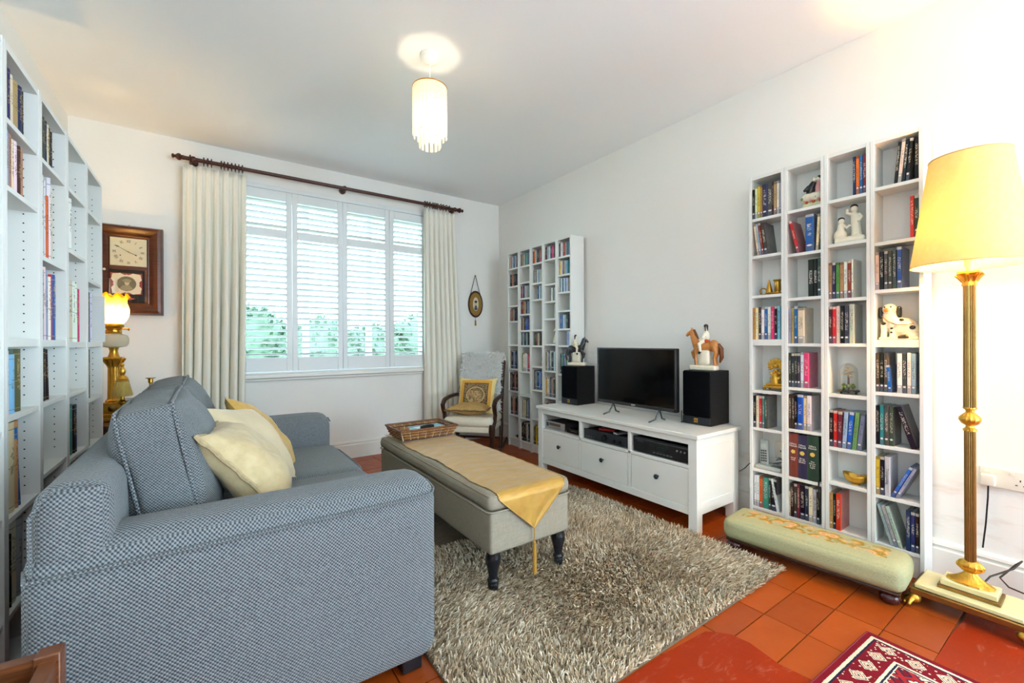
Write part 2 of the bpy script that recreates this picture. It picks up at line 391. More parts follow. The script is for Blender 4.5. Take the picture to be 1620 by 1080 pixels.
structure(B().box(XL-.15,FX0,YF-.2,YF,-.08,H).box(FX1,XR+.15,YF-.2,YF,-.08,H).box(FX0,FX1,YF-.2,YF,-.08,.50).box(FX0,FX1,YF-.2,YF,2.30,H),'wall_front',WALL)
wb=B().box(FX0,FX0+.05,YF-.14,YF-.08,.5,2.3).box(FX1-.05,FX1,YF-.14,YF-.08,.5,2.3).box(FX0,FX1,YF-.14,YF-.08,.5,.55).box(FX0,FX1,YF-.14,YF-.08,2.25,2.3).box(1.975,2.025,YF-.14,YF-.08,.5,2.3)
wn=structure(wb,'added_daylight_window',SHUT,'unseen white window behind the viewer, added for daylight')  # out of view, added to brighten the far side of the room
for a,b in ((FX0+.05,1.975),(2.025,FX1-.05)): B().box(a,b,YF-.112,YF-.108,.55,2.25).build('pane',GLASS,wn)
db=B().box(XR+.04,XR+.10,DY0,DY1,DZ1-.05,DZ1)
for k in range(4): y=DY0+(DY1-DY0-.05)*k/3; db.box(XR+.04,XR+.10,y,y+.05,0,DZ1-.05)
d=structure(db,'added_daylight_doors',SHUT,'unseen glazed doors beyond the right picture edge, added for daylight')  # out of view, added to let more daylight into the room
for k in range(3): y=DY0+.05+(DY1-DY0-.05)*k/3; B().box(XR+.068,XR+.072,y,y+(DY1-DY0-.05)/3-.05,.01,DZ1-.05).build('pane',GLASS,d)
sk=[(0,0),(.020,0),(.020,.125),(.014,.132),(.014,.140),(.020,.146),(.017,.158),(.008,.166),(0,.168)]
structure(B().prism([(YB-a,z) for a,z in sk],XL,XR,'x'),'baseboard_back',TRIM,smooth=20)
structure(B().prism([(XR-a,z) for a,z in sk],DY1,YB-.02,'y'),'baseboard_right',TRIM,smooth=20)
# window frame outside the shutters
WF=mat('window_frame_paint',S(236,238,238),.4)
wb=B().box(WX0,WX0+.05,4.44,4.50,WZ0,WZ1).box(WX1-.05,WX1,4.44,4.50,WZ0,WZ1).box(WX0,WX1,4.44,4.50,WZ0,WZ0+.05).box(WX0,WX1,4.44,4.50,WZ1-.05,WZ1)
for x in (.76,1.35): wb.box(x-.025,x+.025,4.44,4.50,WZ0,WZ1)
wn=structure(wb,'window_1',WF,'white casement window behind plantation shutters')
for a,b in ((WX0+.05,.735),(.785,1.325),(1.375,WX1-.05)): B().box(a,b,4.468,4.472,WZ0+.05,WZ1-.05).build('pane',GLASS2,wn)
structure(B().box(.13,1.99,YB-.055,YB+.02,.800,.838).box(.15,1.97,YB-.03,YB,.775,.800),'trim_1',TRIM,'white window sill',bevel=.008)
# shutter surround
structure(B().box(.165,.215,4.262,4.30,.838,2.465).box(1.89,1.955,4.262,4.30,.838,2.465).box(.165,1.955,4.262,4.30,2.432,2.470).box(.165,1.955,4.262,4.30,.838,.853),'trim_2',SHUT,'white frame around the shutters',bevel=.003)
# four shutter panels, each with stiles, rails and louvres
PX=[.216,.617,1.046,1.497,1.889]; LAB=['leftmost plantation shutter panel, beside the wide cream curtain','second plantation shutter panel from the left, wide louvres open','third plantation shutter panel from the left, wide louvres open','rightmost plantation shutter panel, beside the narrow cream curtain']
def ellipse_bar(x0,x1,dy,dz,seg=10):
    b=B(); vs=[(x,dy*cos(2*pi*k/seg),dz*sin(2*pi*k/seg)) for x in (x0,x1) for k in range(seg)]
    fs=[(k,(k+1)%seg,(k+1)%seg+seg,k+seg) for k in range(seg)]+[tuple(range(seg)),tuple(range(2*seg-1,seg-1,-1))]; return b.add(vs,fs)
for i in range(4):
    x0,x1=PX[i]+.0015,PX[i+1]-.0015; t=thing('shutter_panel',LAB[i],'shutter',(x0,4.285,.855),group='plantation shutters in the window')
    st=.043 if i in (1,2) else .045; yy=(4.262,4.288)
    B().box(x0,x0+st,*yy,.855,2.430).build('stile',SHUT,t,bevel=.003); B().box(x1-st,x1,*yy,.855,2.430).build('stile',SHUT,t,bevel=.003)
    for a,b in ((.855,.978),(2.022,2.095),(2.350,2.430)): B().box(x0+st,x1-st,*yy,a,b).build('rail',SHUT,t,bevel=.003)
    me=ellipse_bar(x0+st+.001-x0,x1-st-.001-x0,.031,.0068).mesh('louvre',SHUT,40)
    for za,zb,n in ((.978,2.022,20),(2.095,2.350,5)):
        p=(zb-za)/n
        for k in range(n): inst(me,'louvre',t,(0,-.010,za+p*(k+.5)-.855),(radians(-14),0,0))
    for z in (1.0,2.25): B().tube([(x0+.004,4.258,z),(x0+.004,4.258,z+.06)],.004).build('hinge',SHUT,t)
# curtain pole, rings, curtains
PY,PZ=4.195,2.541
t=thing('curtain_pole','dark turned wood curtain pole above the shuttered window','curtain pole',(1.04,PY,PZ))
B().lathe([(.0155,-.16),(.0155,2.24)],(0,PY,PZ),16,'x').build('pole',POLEW,t)
fin=[(.004,-.062),(.014,-.058),(.018,-.05),(.010,-.043),(.012,-.036),(.024,-.026),(.027,-.014),(.022,-.004),(.013,0),(.018,.006),(.018,.012),(.0155,.016)]
B().lathe(fin,(-.16,PY,PZ),18,'x').build('finial',POLEW,t); B().lathe([(r,-z) for r,z in fin][::-1],(2.24,PY,PZ),18,'x').build('finial',POLEW,t)
for x in (-.085,1.05,2.20):
    B().lathe([(.030,YB-PY),(.030,.075),(.018,.06),(.014,.02)],(x,PY,PZ),16,'y').lathe([(.021,-.012),(.024,0),(.021,.012)],(x,PY,PZ),16,'x').build('bracket',POLEW,t)
def ring_mesh():
    b=B(); b.tube([(0,.0265*cos(a),.0265*sin(a)) for a in np.linspace(0,2*pi,20,endpoint=False)],.0048,6,closed=True); b.tube([(0,0,-.030),(0,0,-.040)],.003,6); return b.mesh('ring',POLEW)
RM=ring_mesh()
def curtain(name,label,x0,x1,x0b,x1b,nf,rings,seed,zb):
    r=random.Random(seed); ph=[r.uniform(-.9,.9) for _ in range(6)]; am=[r.uniform(.6,1.25) for _ in range(nf+2)]
    t=thing(name,label,'curtain',((x0+x1)/2,PY,zb),group='cream curtains at the window')
    ZT=2.492
    def fn(u,v):
        z=zb+(ZT-zb)*v; k=1-v; xa=x0b+(x0-x0b)*v; xb=x1b+(x1-x1b)*v
        wob=.25*sin(2*pi*(u*1.3+ph[0]+k*.25))+.12*sin(2*pi*(2.3*u+ph[1]-k*.4)); s=nf*(u+.03*wob)
        a=am[min(int(s),nf)]*(1-(s%1))+am[min(int(s)+1,nf+1)]*(s%1)
        hd=min(1,max(0,(1-v)/.05)); amp=(.014+.022*min(1,k*2.2)+.006*k)*a
        pin=math.exp(-((v-.945)/.02)**2); amp*=1-.55*pin
        y=PY+amp*sin(2*pi*s)+.007*sin(4*pi*s+ph[2]*3)*(.4+.6*hd)
        x=xa+(xb-xa)*u+.012*cos(2*pi*s)*k+.010*sin(2*pi*(k*.7+ph[3]))*k*u
        return (x,y,z)
    o=B().grid(fn,nf*14,44).build('drape',CURT,t,smooth=80); m=o.modifiers.new('thickness','SOLIDIFY'); m.thickness=.003
    hb=B().grid(lambda u,v:(lambda p:(p[0],p[1]+.006,p[2]))(fn(u,.955+.045*v)),nf*14,3).build('heading_tape',CURT,t,smooth=80)
    for x in rings: inst(RM,'ring',t,(x-t.location.x,0,PZ-zb),(0,0,r.uniform(-.15,.15)))
curtain('curtain','wide cream curtain hanging left of the window, behind the sofa',-.150,.268,-.175,.245,7,[-.105,-.02,.005,.03,.095,.115,.14,.165,.19,.215,.24],3,.025)
curtain('curtain','narrow cream curtain hanging right of the window, beside the rocking chair',1.835,2.195,1.845,2.29,7,[1.85,1.875,1.905,1.94,1.965,1.99,2.03,2.06,2.095,2.13],9,.025)
# garden seen through the shutters
GRASS=mat('lawn_grass',S(132,146,92),.9,var=.35,scale=4,bump=.3); LEAF=mat('hedge_leaf',S(74,98,72),.6,var=.5,scale=3)
o=B().box(-14,16,4.55,40,-.62,-.55).build('lawn',GRASS); o['kind']='structure'; o['label']='green lawn outside the window'
hg=thing('hedge','rounded green garden hedge beyond the lawn outside the window','hedge',(3.4,11.2,-.55))
for k in range(7):
    c=(-.6+1.35*k,11.2+.3*sin(k*2.1),.45); r=(1.0,.9,1.22+.2*sin(k*1.7)); g=np.random.default_rng(k)
    bb=B().ball(c,r,20,12); bb.v=[(p[0],p[1],p[2]+.12*sin(p[0]*7+k)*sin(p[1]*5)) for p in bb.v]; bb.build('crown',LEAF,hg)
    d=g.normal(0,1,(900,3)); d/=np.linalg.norm(d,axis=1)[:,None]
    blades('foliage',d*np.array(r)+np.array(c)-np.array(hg.location),d,.16,.07,np.zeros(3),LEAF,hg,.7,.5)

# ================================================================== BOOKCASES
def unit(name,label,group,xf,xb,y0,y1,ztop,shelves,thick={},th=.016,base=.10,holes=False,side=-1):
    """one open bookcase column standing against a side wall; its front is at xf"""
    t=thing(name,label,'bookcase',((xf+xb)/2,(y0+y1)/2,0),group=group); a,b=min(xf,xb),max(xf,xb)
    B().box(a,b,y0+.0005,y0+th,0,ztop).build('side_panel',FOIL,t,bevel=.001); B().box(a,b,y1-th,y1-.0005,0,ztop).build('side_panel',FOIL,t,bevel=.001)
    g=.006*(1 if xb>xf else -1)
    B().box(min(xb,xb-g),max(xb,xb-g),y0+th,y1-th,.02,ztop-.01).build('back_panel',FOIL,t)
    B().box(a+.002,b-.002,y0+th,y1-th,ztop-.020,ztop-.002).build('top_panel',FOIL,t)
    ins=.004 if xb>xf else -.004; ib=xb-g*1.1
    for k,z in enumerate(shelves):
        tk=thick.get(k,.017); B().box(min(xf+ins,ib),max(xf+ins,ib),y0+th+.0005,y1-th-.0005,z-tk,z).build('shelf',FOIL,t,bevel=.001)
    pz=min(shelves)-.017
    q=.02 if xb>xf else -.02; B().box(min(xf+q,xf+q+.016),max(xf+q,xf+q+.016),y0+th,y1-th,0.002,pz).build('plinth',FOIL,t)
    if holes:
        hb=B(); zz=np.arange(.16,ztop-.08,.032)
        for xx in (xf+(xb-xf)*.13,xf+(xb-xf)*.85):
            for z in zz:
                if all(abs(z-s)>.02 for s in shelves): hb.lathe([(.0026,0),(.0026,.0006)],(xx,y1-th-.0006,z),6,'y')
        o=hb.build('peg_holes',DARKH,t,smooth=0); o['kind']='stuff'
    return t
LAMPY=[1.311,1.1165,.922,.7275,.533]; LAMPZ=[[1.835,1.614,1.378,1.116,.815,.592,.347,.122],[1.837,1.594,1.348,1.093,.848,.615,.346,.122],[1.843,1.612,1.326,1.093,.829,.552,.369,.122],[1.854,1.586,1.355,1.111,.858,.601,.357,.123]]
ORD=['first','second','third','fourth','fifth','sixth','seventh','eighth','ninth','tenth','eleventh','twelfth','thirteenth','fourteenth','fifteenth','sixteenth']
for c in range(4):
    unit('bookcase','tall narrow white DVD bookcase, '+['nearest the television','second from the television','second from the floor lamp','nearest the floor lamp'][c],'DVD bookcases beside the lamp',2.67,2.808,LAMPY[c+1],LAMPY[c],2.087,LAMPZ[c],{3:.036} if c in (0,3) else {})
CORY=[3.835,3.632,3.430,3.235,3.037,2.840]
CORZ=[[1.884,1.695,1.490,1.325,1.076,.822,.588,.337,.088],[1.884,1.715,1.553,1.390,1.224,1.070,.804,.561,.327,.088],[1.881,1.686,1.523,1.226,1.068,.864,.634,.346,.088],[1.888,1.654,1.489,1.326,1.085,.832,.581,.335,.088],[1.884,1.719,1.559,1.391,1.225,1.073,.812,.56,.33,.088]]
for c in range(5):
    unit('bookcase','tall narrow white CD bookcase in the far corner, '+['nearest the rocking chair','second from the rocking chair','middle of five','second from the television','nearest the television'][c],'CD bookcases in the corner',2.64,2.800,CORY[c+1],CORY[c],2.056,CORZ[c])
LEFY=[1.55,1.925,2.265,2.632,3.005,3.384]
LEFZ=[[1.795,1.449,1.124,.85,.591,.282,.08],[1.80,1.594,1.125,.887,.575,.282,.08],[1.797,1.435,1.123,.89,.626,.35,.08],[1.799,1.527,1.116,.887,.599,.34,.08],[1.794,1.439,1.115,.821,.57,.33,.08]]
for c in range(5):
    unit('bookcase','white bookcase column on the left wall, '+['cut off by the left picture edge','second from the picture edge','middle of five behind the sofa','second from the oil lamp','nearest the oil lamp'][c],'bookcases on the left wall',-.4925,-.795,LEFY[c],LEFY[c+1],2.02,LEFZ[c],{2:.026},th=.018,holes=True)

# ---- books, DVDs, CDs
CN={'k':('black',(22,20,22)),'d':('dark grey',(66,64,66)),'n':('navy',(34,44,84)),'b':('blue',(34,92,170)),'l':('light blue',(140,184,212)),'t':('teal',(52,130,136)),'g':('green',(96,146,84)),'e':('dark green',(40,70,52)),'r':('red',(200,44,36)),'m':('maroon',(124,46,44)),'o':('orange',(214,108,44)),'y':('yellow',(222,182,50)),'c':('cream',(226,212,176)),'w':('white',(232,230,226)),'p':('pink',(206,60,116)),'u':('lavender',(120,124,172)),'s':('silver grey',(168,172,178)),'a':('tan',(180,136,92)),'z':('dark brown',(66,46,36)),'f':('olive',(96,90,52))}
def spine_mat(name, kind):
    t=NT(name); oi=t.new('ShaderNodeObjectInfo'); c=oi.outputs['Color']; rnd=oi.outputs['Random']; gx,gy,gz=t.xyz(t.co('Generated'))
    L=t.new('ShaderNodeRGBToBW'); t.put(L.inputs[0],c); dark=t.math('LESS_THAN',L.outputs[0],.22)
    ink=t.mix(dark,S(40,34,34),S(226,220,204))
    off=t.math('MULTIPLY',rnd,37.); cv=t.new('ShaderNodeCombineXYZ'); t.put(cv.inputs[0],off); t.put(cv.inputs[1],gy); t.put(cv.inputs[2],gz)
    onsp=t.math('LESS_THAN',gx,.04)
    n=t.noise(t.mapv(cv.outputs[0],(1,2.2,26 if kind!='book' else 18)),1.6,2)
    lo=t.math('MULTIPLY_ADD',rnd,.15,.30); hi=t.math('MULTIPLY_ADD',rnd,-.2,.90)
    band=t.math('MULTIPLY',t.math('GREATER_THAN',gz,lo),t.math('LESS_THAN',gz,hi)); mid=t.math('LESS_THAN',t.math('ABSOLUTE',t.math('SUBTRACT',gy,.5)),.27)
    k=t.math('MULTIPLY',t.math('MULTIPLY',band,mid),t.math('GREATER_THAN',n,.52))
    tint=t.noise(t.mapv(cv.outputs[0],(1,.4,2.2)),1.7,2,col=True)
    col=t.mix(.22 if kind!='book' else .08,c,tint,'OVERLAY'); 
    if kind=='dvd':
        low=t.math('MULTIPLY',t.math('LESS_THAN',gz,.20),t.math('GREATER_THAN',rnd,.35)); col=t.mix(t.math('MULTIPLY',low,.55),col,S(90,100,120))
        dy=t.math('MULTIPLY',t.math('SUBTRACT',gy,.5),.075); dz=t.math('MULTIPLY',t.math('SUBTRACT',gz,.16),1.); dist=t.math('SQRT',t.math('ADD',t.math('MULTIPLY',dy,dy),t.math('MULTIPLY',dz,dz)))
        disc=t.math('MULTIPLY',t.math('LESS_THAN',dist,.024),t.math('GREATER_THAN',rnd,.25)); col=t.mix(disc,col,S(228,224,222))
        hd=t.math('MULTIPLY',t.math('GREATER_THAN',gz,.93),t.math('GREATER_THAN',rnd,.6)); col=t.mix(t.math('MULTIPLY',hd,.6),col,ink)
    if kind=='book':
        rule=t.math('LESS_THAN',t.math('ABSOLUTE',t.math('SUBTRACT',t.math('MODULO',gz,.43),.06)),.006); k=t.math('MAXIMUM',k,rule); ink=t.mix(dark,S(90,70,40),S(196,160,90))
    art=t.noise(t.mapv(t.co('Generated'),(3,1,4)),1.5,3,col=True); cover=t.mix(.45,c,t.mix(.5,art,S(70,66,66)),'MIX')
    t.base(t.mix(onsp,cover,t.mix(t.math('MULTIPLY',k,.55),col,ink)),.28 if kind!='book' else .6,spec=.4); return t.m
DVDM=spine_mat('dvd_sleeve_print','dvd'); CDM=spine_mat('cd_case_print','cd'); BOOKM=spine_mat('book_cloth_print','book')
def plain_sleeve():
    t=NT('plain_sleeve_print'); oi=t.new('ShaderNodeObjectInfo'); n=t.noise(t.co('Generated'),3,3); t.base(t.mix(t.math('MULTIPLY',n,.5),oi.outputs['Color'],S(20,18,20)),.35); return t.m
PLAIN=plain_sleeve()
def case_mesh(m):                                        # spine at x=0, runs to x=1; y -1..0; z 0..1, spine edges softened
    b=B(); o=[(0,-.88),(0,-.12),(.03,0),(1,0),(1,-1),(.03,-1)]; b.prism(o,0,1,'z'); return b.mesh('case',m,0)
def book_mesh(m):                                        # rounded spine, boards, page block set in
    b=B(); o=[(0,-.5),(.012,-.2),(.04,0),(1,0),(1,-.1),(.1,-.1),(.1,-.9),(1,-.9),(1,-1),(.04,-1),(.012,-.8)]; b.prism(o,0,1,'z'); b.cur=1; b.box(.09,.97,-.9,-.1,.015,.98); return b.mesh('book',[m,PAPER],30)
ME={'DVD case':case_mesh(DVDM),'CD':case_mesh(CDM),'book':book_mesh(BOOKM)}
NM={'DVD case':'dvd_case','CD':'compact_disc','book':'book'}
def row(spec, kind, xf, y, z, where, group, face=1, depth=None, hdef=None, ends=None):
    """spec: list of (colour, mm thick[, mm high[, lean degrees (+ = top to picture left)]]) or a gap (None, mm)"""
    dep=depth or {'DVD case':.122,'CD':.118,'book':.19}[kind]; hd=hdef or {'DVD case':190,'CD':126,'book':230}[kind]; n=0; out=[]
    for e in spec:
        e=tuple(e)+(None,)*(4-len(e)); c,t,h,lean=e; t/=1000.
        if c is None: y-=t*face; continue
        h=(h or hd*random.uniform(.985,1.01))/1000.; lean=radians(lean or 0); nm,rgb=CN[c]; n+=1
        o=bpy.data.objects.new(NM[kind],ME[kind]); COL.objects.link(o); o.scale=(dep,t-.0006,h)
        zz=z+.0004+(t*sin(-lean) if lean<0 else 0); o.location=(xf+random.uniform(0,.004)*face,y,zz); o.rotation_euler=(-lean*1,0,0 if face>0 else pi)
        j=lambda v:max(0,min(255,v+random.uniform(-14,14))); o.color=S(*[j(v) for v in rgb])
        tag(o,f'{nm} {kind}, {ORD[n-1]} from left, {where}',kind.split()[0].lower() if kind!='DVD case' else 'DVD case',group); out.append(o)
        y-=t/cos(lean)*face
    return out
def P(s, t=14, h=None, lean=None): return [(ch,t,h,lean) if ch!='_' else (None,t) for ch in s]
K='DVD case'
def lamp(c,r,spec,kind=K,left=True,shift=0,**k):
    wd=sum((e[1]/1000.)/cos(radians((e[3] if len(e)>3 and e[3] else 0))) for e in spec); y=LAMPY[c]-.017-shift if left else LAMPY[c+1]+.017+wd
    return row(spec,kind,2.676,y,LAMPZ[c][r],f'{ORD[r]} row down, {ORD[c]} column of lamp-side shelves','DVDs and books on the lamp-side shelves',**k)
lamp(0,0,[('k',15),('c',14),('y',17),('a',11),('n',27),('d',29),('z',6),('a',17),('w',12),('s',11)])
lamp(0,1,[('c',13,190,7),('s',13,190,7),('m',15,192,7),('z',20,188,7)],shift=.026)
lamp(0,3,[('a',16),('c',16),('d',17),('w',17),('b',18),('w',18),('p',18),('k',16),('l',17)])
lamp(0,5,[('k',17),('c',17),('r',18),('t',13),('d',16)])
lamp(0,7,[('w',15),('w',16),('o',17),('t',34),('z',12),('k',30),('w',16,185,10)],shift=.004,hdef=184)
lamp(1,1,[('r',16,186,13),(None,26),('b',40,200),(None,8),('c',14,190,-3),('d',14,190,-3)],shift=.044)
_k=lamp(1,2,[('k',27,200),('k',17,200),('d',18,202)],left=False)
lamp(1,3,[('s',14,196),('a',15,198),('b',17,206),('c',34,196)])
lamp(1,4,[('d',15),('d',15),('d',15),('d',15),('w',17,196),('p',24,194)])
lamp(1,5,[('z',15),('z',15),('k',13),('b',30,194),('c',17,190),('w',22,192)])
_h=lamp(1,6,[('m',46,243),('n',44,240),('e',56,246)],'book',depth=.125)
lamp(1,7,[('c',8,150),('z',17),('z',15),('m',15),('k',24),('n',18),('c',20),('s',18,182),('k',16)],hdef=188)
lamp(2,0,[('n',14),('o',14),('b',14),('m',14)],left=False,hdef=192)
lamp(2,2,[('a',15),('n',16),('g',18),('a',16),('w',17),('m',16),('w',8,196)],hdef=188)
lamp(2,3,[('z',15),('r',17),('c',18),('k',18),('d',20),('s',22,200)],hdef=194)
lamp(2,5,[('k',17),('r',19),('m',19,186,-1),('l',19,188,-3),('b',21,190,-4),('g',20,190,-5),('u',20,190,-6)],hdef=190)
lamp(2,7,[('a',15),('k',13),('r',22,190)],hdef=186)
lamp(3,0,[('k',14,192,-5),('c',14,200,-5),('k',14,194,-5),('k',14,194,-5),(None,19),('k',15,190)],left=False)
lamp(3,1,[('r',15,192),('e',17,192)],left=False)
lamp(3,2,[('c',15),('k',18),('d',16),('d',16),('d',15),('b',20,196)],hdef=184)
lamp(3,4,[('z',16),('k',15),('d',17),('b',14,130,4),(None,18),('w',19),('d',17),('w',15),('l',16)],hdef=190)
lamp(3,5,[('k',15),('t',17),('d',18),('d',18),(None,62),('k',22,198,16)],hdef=190)
_t=lamp(3,6,[('y',16),('k',17),('w',22,190),('b',15,168,-24),('s',13,164,-24)],hdef=184)
lamp(3,7,[('s',15,190,16),('s',15,190,16),('s',15,190,16),(None,10),('n',17),('n',16),('k',14)],shift=.054,hdef=186)
# printed titles that can be read
_pm={'dvd_case':case_mesh(PLAIN),'book':book_mesh(PLAIN)}
for _o in _k[:2]+_h+[_t[2]]: _o.data=_pm[_o.name.split('.')[0]]
INKW=mat('white_print',S(236,232,224),.5); INKG=mat('gold_print',S(222,190,96),.45); INKO=mat('orange_print',S(224,110,40),.5); INKK=mat('black_print',S(28,26,26),.5); INKR=mat('red_print',S(196,40,40),.5)
def spine_text(bk, s, zf, size, m, vertical=True, name='title'):
    sc=bk.scale; o=lettering(s,1,m,bk,(-.004,-.5,zf),(pi/2,pi/2,-pi/2) if vertical else (pi/2,0,-pi/2),.01,name)
    o.scale=(size/sc[2],size/sc[1],.1) if vertical else (size/sc[1],size/sc[2],.1); return o
spine_text(_k[0],'KILLING',.52,.020,INKW); spine_text(_k[1],'KILLING II',.52,.015,INKW)
for bk,ttl in zip(_h,('Wolf\nHall','Bring\nUp the\nBodies','The\nMirror\n& the\nLight')):
    spine_text(bk,'Hilary\nMantel',.74,.014,INKW,False,'author'); spine_text(bk,ttl,.42 if 'Mir' not in ttl else .36,.012,INKW,False)
    e=B().lathe([(.0,0),(.012,0),(.012,-.0008),(0,-.0008)],(0,0,0),5 if 'Wolf' in ttl else 9,'x'); o=e.build('emblem',INKG,bk,world=False,smooth=0); o.location=(-.003,-.5,.585); o.scale=(1/bk.scale[0],1/bk.scale[1],1/bk.scale[2])
spine_text(_t[2],'Trainspotting',.5,.014,INKK)
# corner CD shelves
def corner(c,r,s,kind='CD',left=True,shift=0,t=10.5,h=None):
    spec=[]; rr=random.Random(c*31+r)
    for ch in s: spec.append((None,t) if ch=='_' else (ch,t*rr.uniform(.75,1.3),(h or (126 if kind=='CD' else 186))*rr.uniform(.97,1.02)))
    wd=sum(e[1] for e in spec)/1000.; lim=.165
    if wd>lim: spec=[(e[0],e[1]*lim/wd)+tuple(e[2:]) for e in spec]; wd=lim
    y=CORY[c]-.0175-shift if left else CORY[c+1]+.0175+wd
    row(spec,kind,2.655,y,CORZ[c][r],f'{ORD[r]} row down, {ORD[c]} column of corner shelves','CDs and DVDs on the corner shelves')
corner(0,0,'kcdsswdkllsd'); corner(0,1,'_kkkapazdk'); corner(0,3,'_adamdasdk'); corner(0,5,'_aknsuknub',K,t=15); corner(0,6,'zakdkmakd',K,t=15); corner(0,7,'_zdasrak',K,t=15)
corner(1,0,'nykckcsggtl'); corner(1,2,'mrskdlscdls'); corner(1,3,'kmmraackbdl'); corner(1,4,'oksaakdbbb_'); corner(1,5,'dkslsdndslk'); corner(1,6,'_gcwwwsrp_',K,t=16); corner(1,8,'_acscdsu',K,t=17); corner(1,9,'kkkkdcsk',K,t=17)
corner(2,0,'mooawktkdmapd'); corner(2,1,'_sdwndwslslc'); corner(2,2,'nblwnlkw',left=False); corner(2,4,'_kgkzmkcmak'); corner(2,6,'_ksdbnlbtk',K,t=15); corner(2,8,'ffykkgkk',K,t=17)
corner(3,0,'mkdcslwknppd'); corner(3,2,'wwksuwl',left=False); corner(3,3,'wsw',left=False); corner(3,5,'kcsldwndlwd',K,t=14); corner(3,6,'ycwsdsad',K,t=16); corner(3,7,'ymkdza',K)
corner(4,0,'dmwwwrrokwnl'); corner(4,1,'aycwkzalllt'); corner(4,2,'_slwtnwlulw'); corner(4,4,'_bbbtwlwgkk'); corner(4,5,'lulwl',left=False); corner(4,6,'_kttnlgtwld',K,t=13)
# left wall books
def leftw(c,r,spec,shift=0,**k):
    row(spec,'book',-.506,LEFY[c]+.0185+shift,LEFZ[c][r],f'{ORD[r]} row down, {["edge","second","middle","fourth","lamp-end"][c]} column of left-wall bookcase','books on the left wall',-1,**k)
leftw(1,0,[('n',38,178),('d',34,178),('n',30,176),('c',28,170),('a',40,165),('n',36,168),('k',20,165)],depth=.13)
leftw(1,1,[('a',30,175),('z',26,178),('l',24,182),('a',28,178),('c',26,172),('w',30,176),('z',22,170),('a',36,172)],depth=.14)
leftw(1,3,[('w',90,200),('l',45,188),('f',55,205)])
leftw(1,4,[('t',70,270),('c',60,285),('a',28,284),('b',22,262,7)])
leftw(1,5,[('c',70,260),('k',14,230),('c',60,260),('s',50,250)])
leftw(2,0,[('d',40,175),('n',38,178),('d',34,175),('n',26,172),('c',24,168),('z',30,165),('k',26,160)],depth=.13)
leftw(2,1,[('l',60,320),('w',26,310),('u',22,300),('w',12,300),('o',50,250),('w',14,330),('c',34,300)],depth=.24)
leftw(2,2,[('l',60,270),('s',36,265),('w',30,280),('s',32,272),('w',28,250),('r',30,262),('b',22,265),('s',20,260)],depth=.24)
leftw(2,3,[('d',90,190),('k',34,200),(None,10),('k',24,196,5)])
leftw(3,1,[('w',50,240),('c',60,244),('w',52,243)],depth=.22)
leftw(3,2,[('c',90,285),('c',80,280),('w',40,282),('w',24,275),('m',18,255),('p',44,255)],depth=.24)
leftw(3,4,[('e',110,225),('t',50,230),('k',24,222),('n',40,222)])
leftw(4,0,[('c',110,150)],depth=.13)
leftw(4,2,[('n',60,262),('g',34,258),('d',30,262),('u',36,262),('w',26,258)],depth=.22)
leftw(4,3,[('k',80,262),('k',36,262),('z',32,255)])
leftw(4,4,[('c',90,215),('z',50,212)])
t=B().box(-.70,-.472,3.306,3.313,1.1165,1.372).build('card_folder',mat('grey_card',S(222,223,220),.8)); tag(t,'pale grey card folder sticking out of the left bookcase near the lamp','folder')

# ================================================================== SOFA
s=thing('sofa','blue-grey woven two-seat sofa in the foreground, seen from its near arm','sofa',(.15,2.2,0))
def make_arm(y0,y1,outer):
    b=B().rbox(-.335,.637,y0,y1,.055,.615,r=.055,n=14,bulge=(0,.012,0))
    ym=(y0+y1)/2; hw=(y1-y0)/2
    b.v=[(x,y,z+(.048*max(0,1-((y-ym)/hw)**2)**.6*(1 if z>.5 else 0)*(1-.35*max(0,(x-.5)/.14)**2))) for x,y,z in b.v]
    o=b.build('arm',SOFA,s,smooth=60)
    so=y0 if outer<0 else y1; yo=so+outer*.004
    pts=[(-.33,so-outer*.05,.612),(-.318,yo,.604)]+[(x,yo,.603) for x in np.linspace(-.28,.57,12)]+[(.615,so-outer*.008,.603),(.636,so-outer*.045,.607)]+[(.640,ym,.618),(.636,ym+outer*-.07,.607)]
    pp=B().tube(pts,.0042,6); sub(pp,'piping',SOFA2,o,s)
    return o
make_arm(1.335,1.565,-1); make_arm(2.885,3.11,1)
o=B().rbox(-.318,-.185,1.352,3.095,.055,.792,r=.045,n=14,bulge=(.012,0,.010)).build('back_frame',SOFA,s,smooth=60)
pp=B().tube([(-.314,1.357,.12),(-.314,1.353,.735),(-.29,1.353,.782),(-.25,1.353,.797),(-.20,1.353,.790)],.0042,6); sub(pp,'piping',SOFA2,o,s)
B().rbox(-.2,.612,1.55,2.90,.075,.365,r=.03,n=6).build('seat_base',SOFA,s,smooth=60)
def seat_cushion(y0,y1):
    o=B().rbox(-.13,.652,y0,y1,.352,.475,r=.045,n=12,bulge=(.012,.004,.020)).build('seat_cushion',SOFA2,s,smooth=60)
    pp=B().tube([(.640,y0+.02,.448)]+[(.657+.004*sin(pi*k/8),y0+.02+(y1-y0-.04)*k/8,.450) for k in range(1,8)]+[(.640,y1-.02,.448),(.58,y1-.002,.452),(.2,y1-.001,.455)],.0038,6); sub(pp,'piping',SOFA,o,s)
seat_cushion(1.572,2.226); seat_cushion(2.230,2.880)
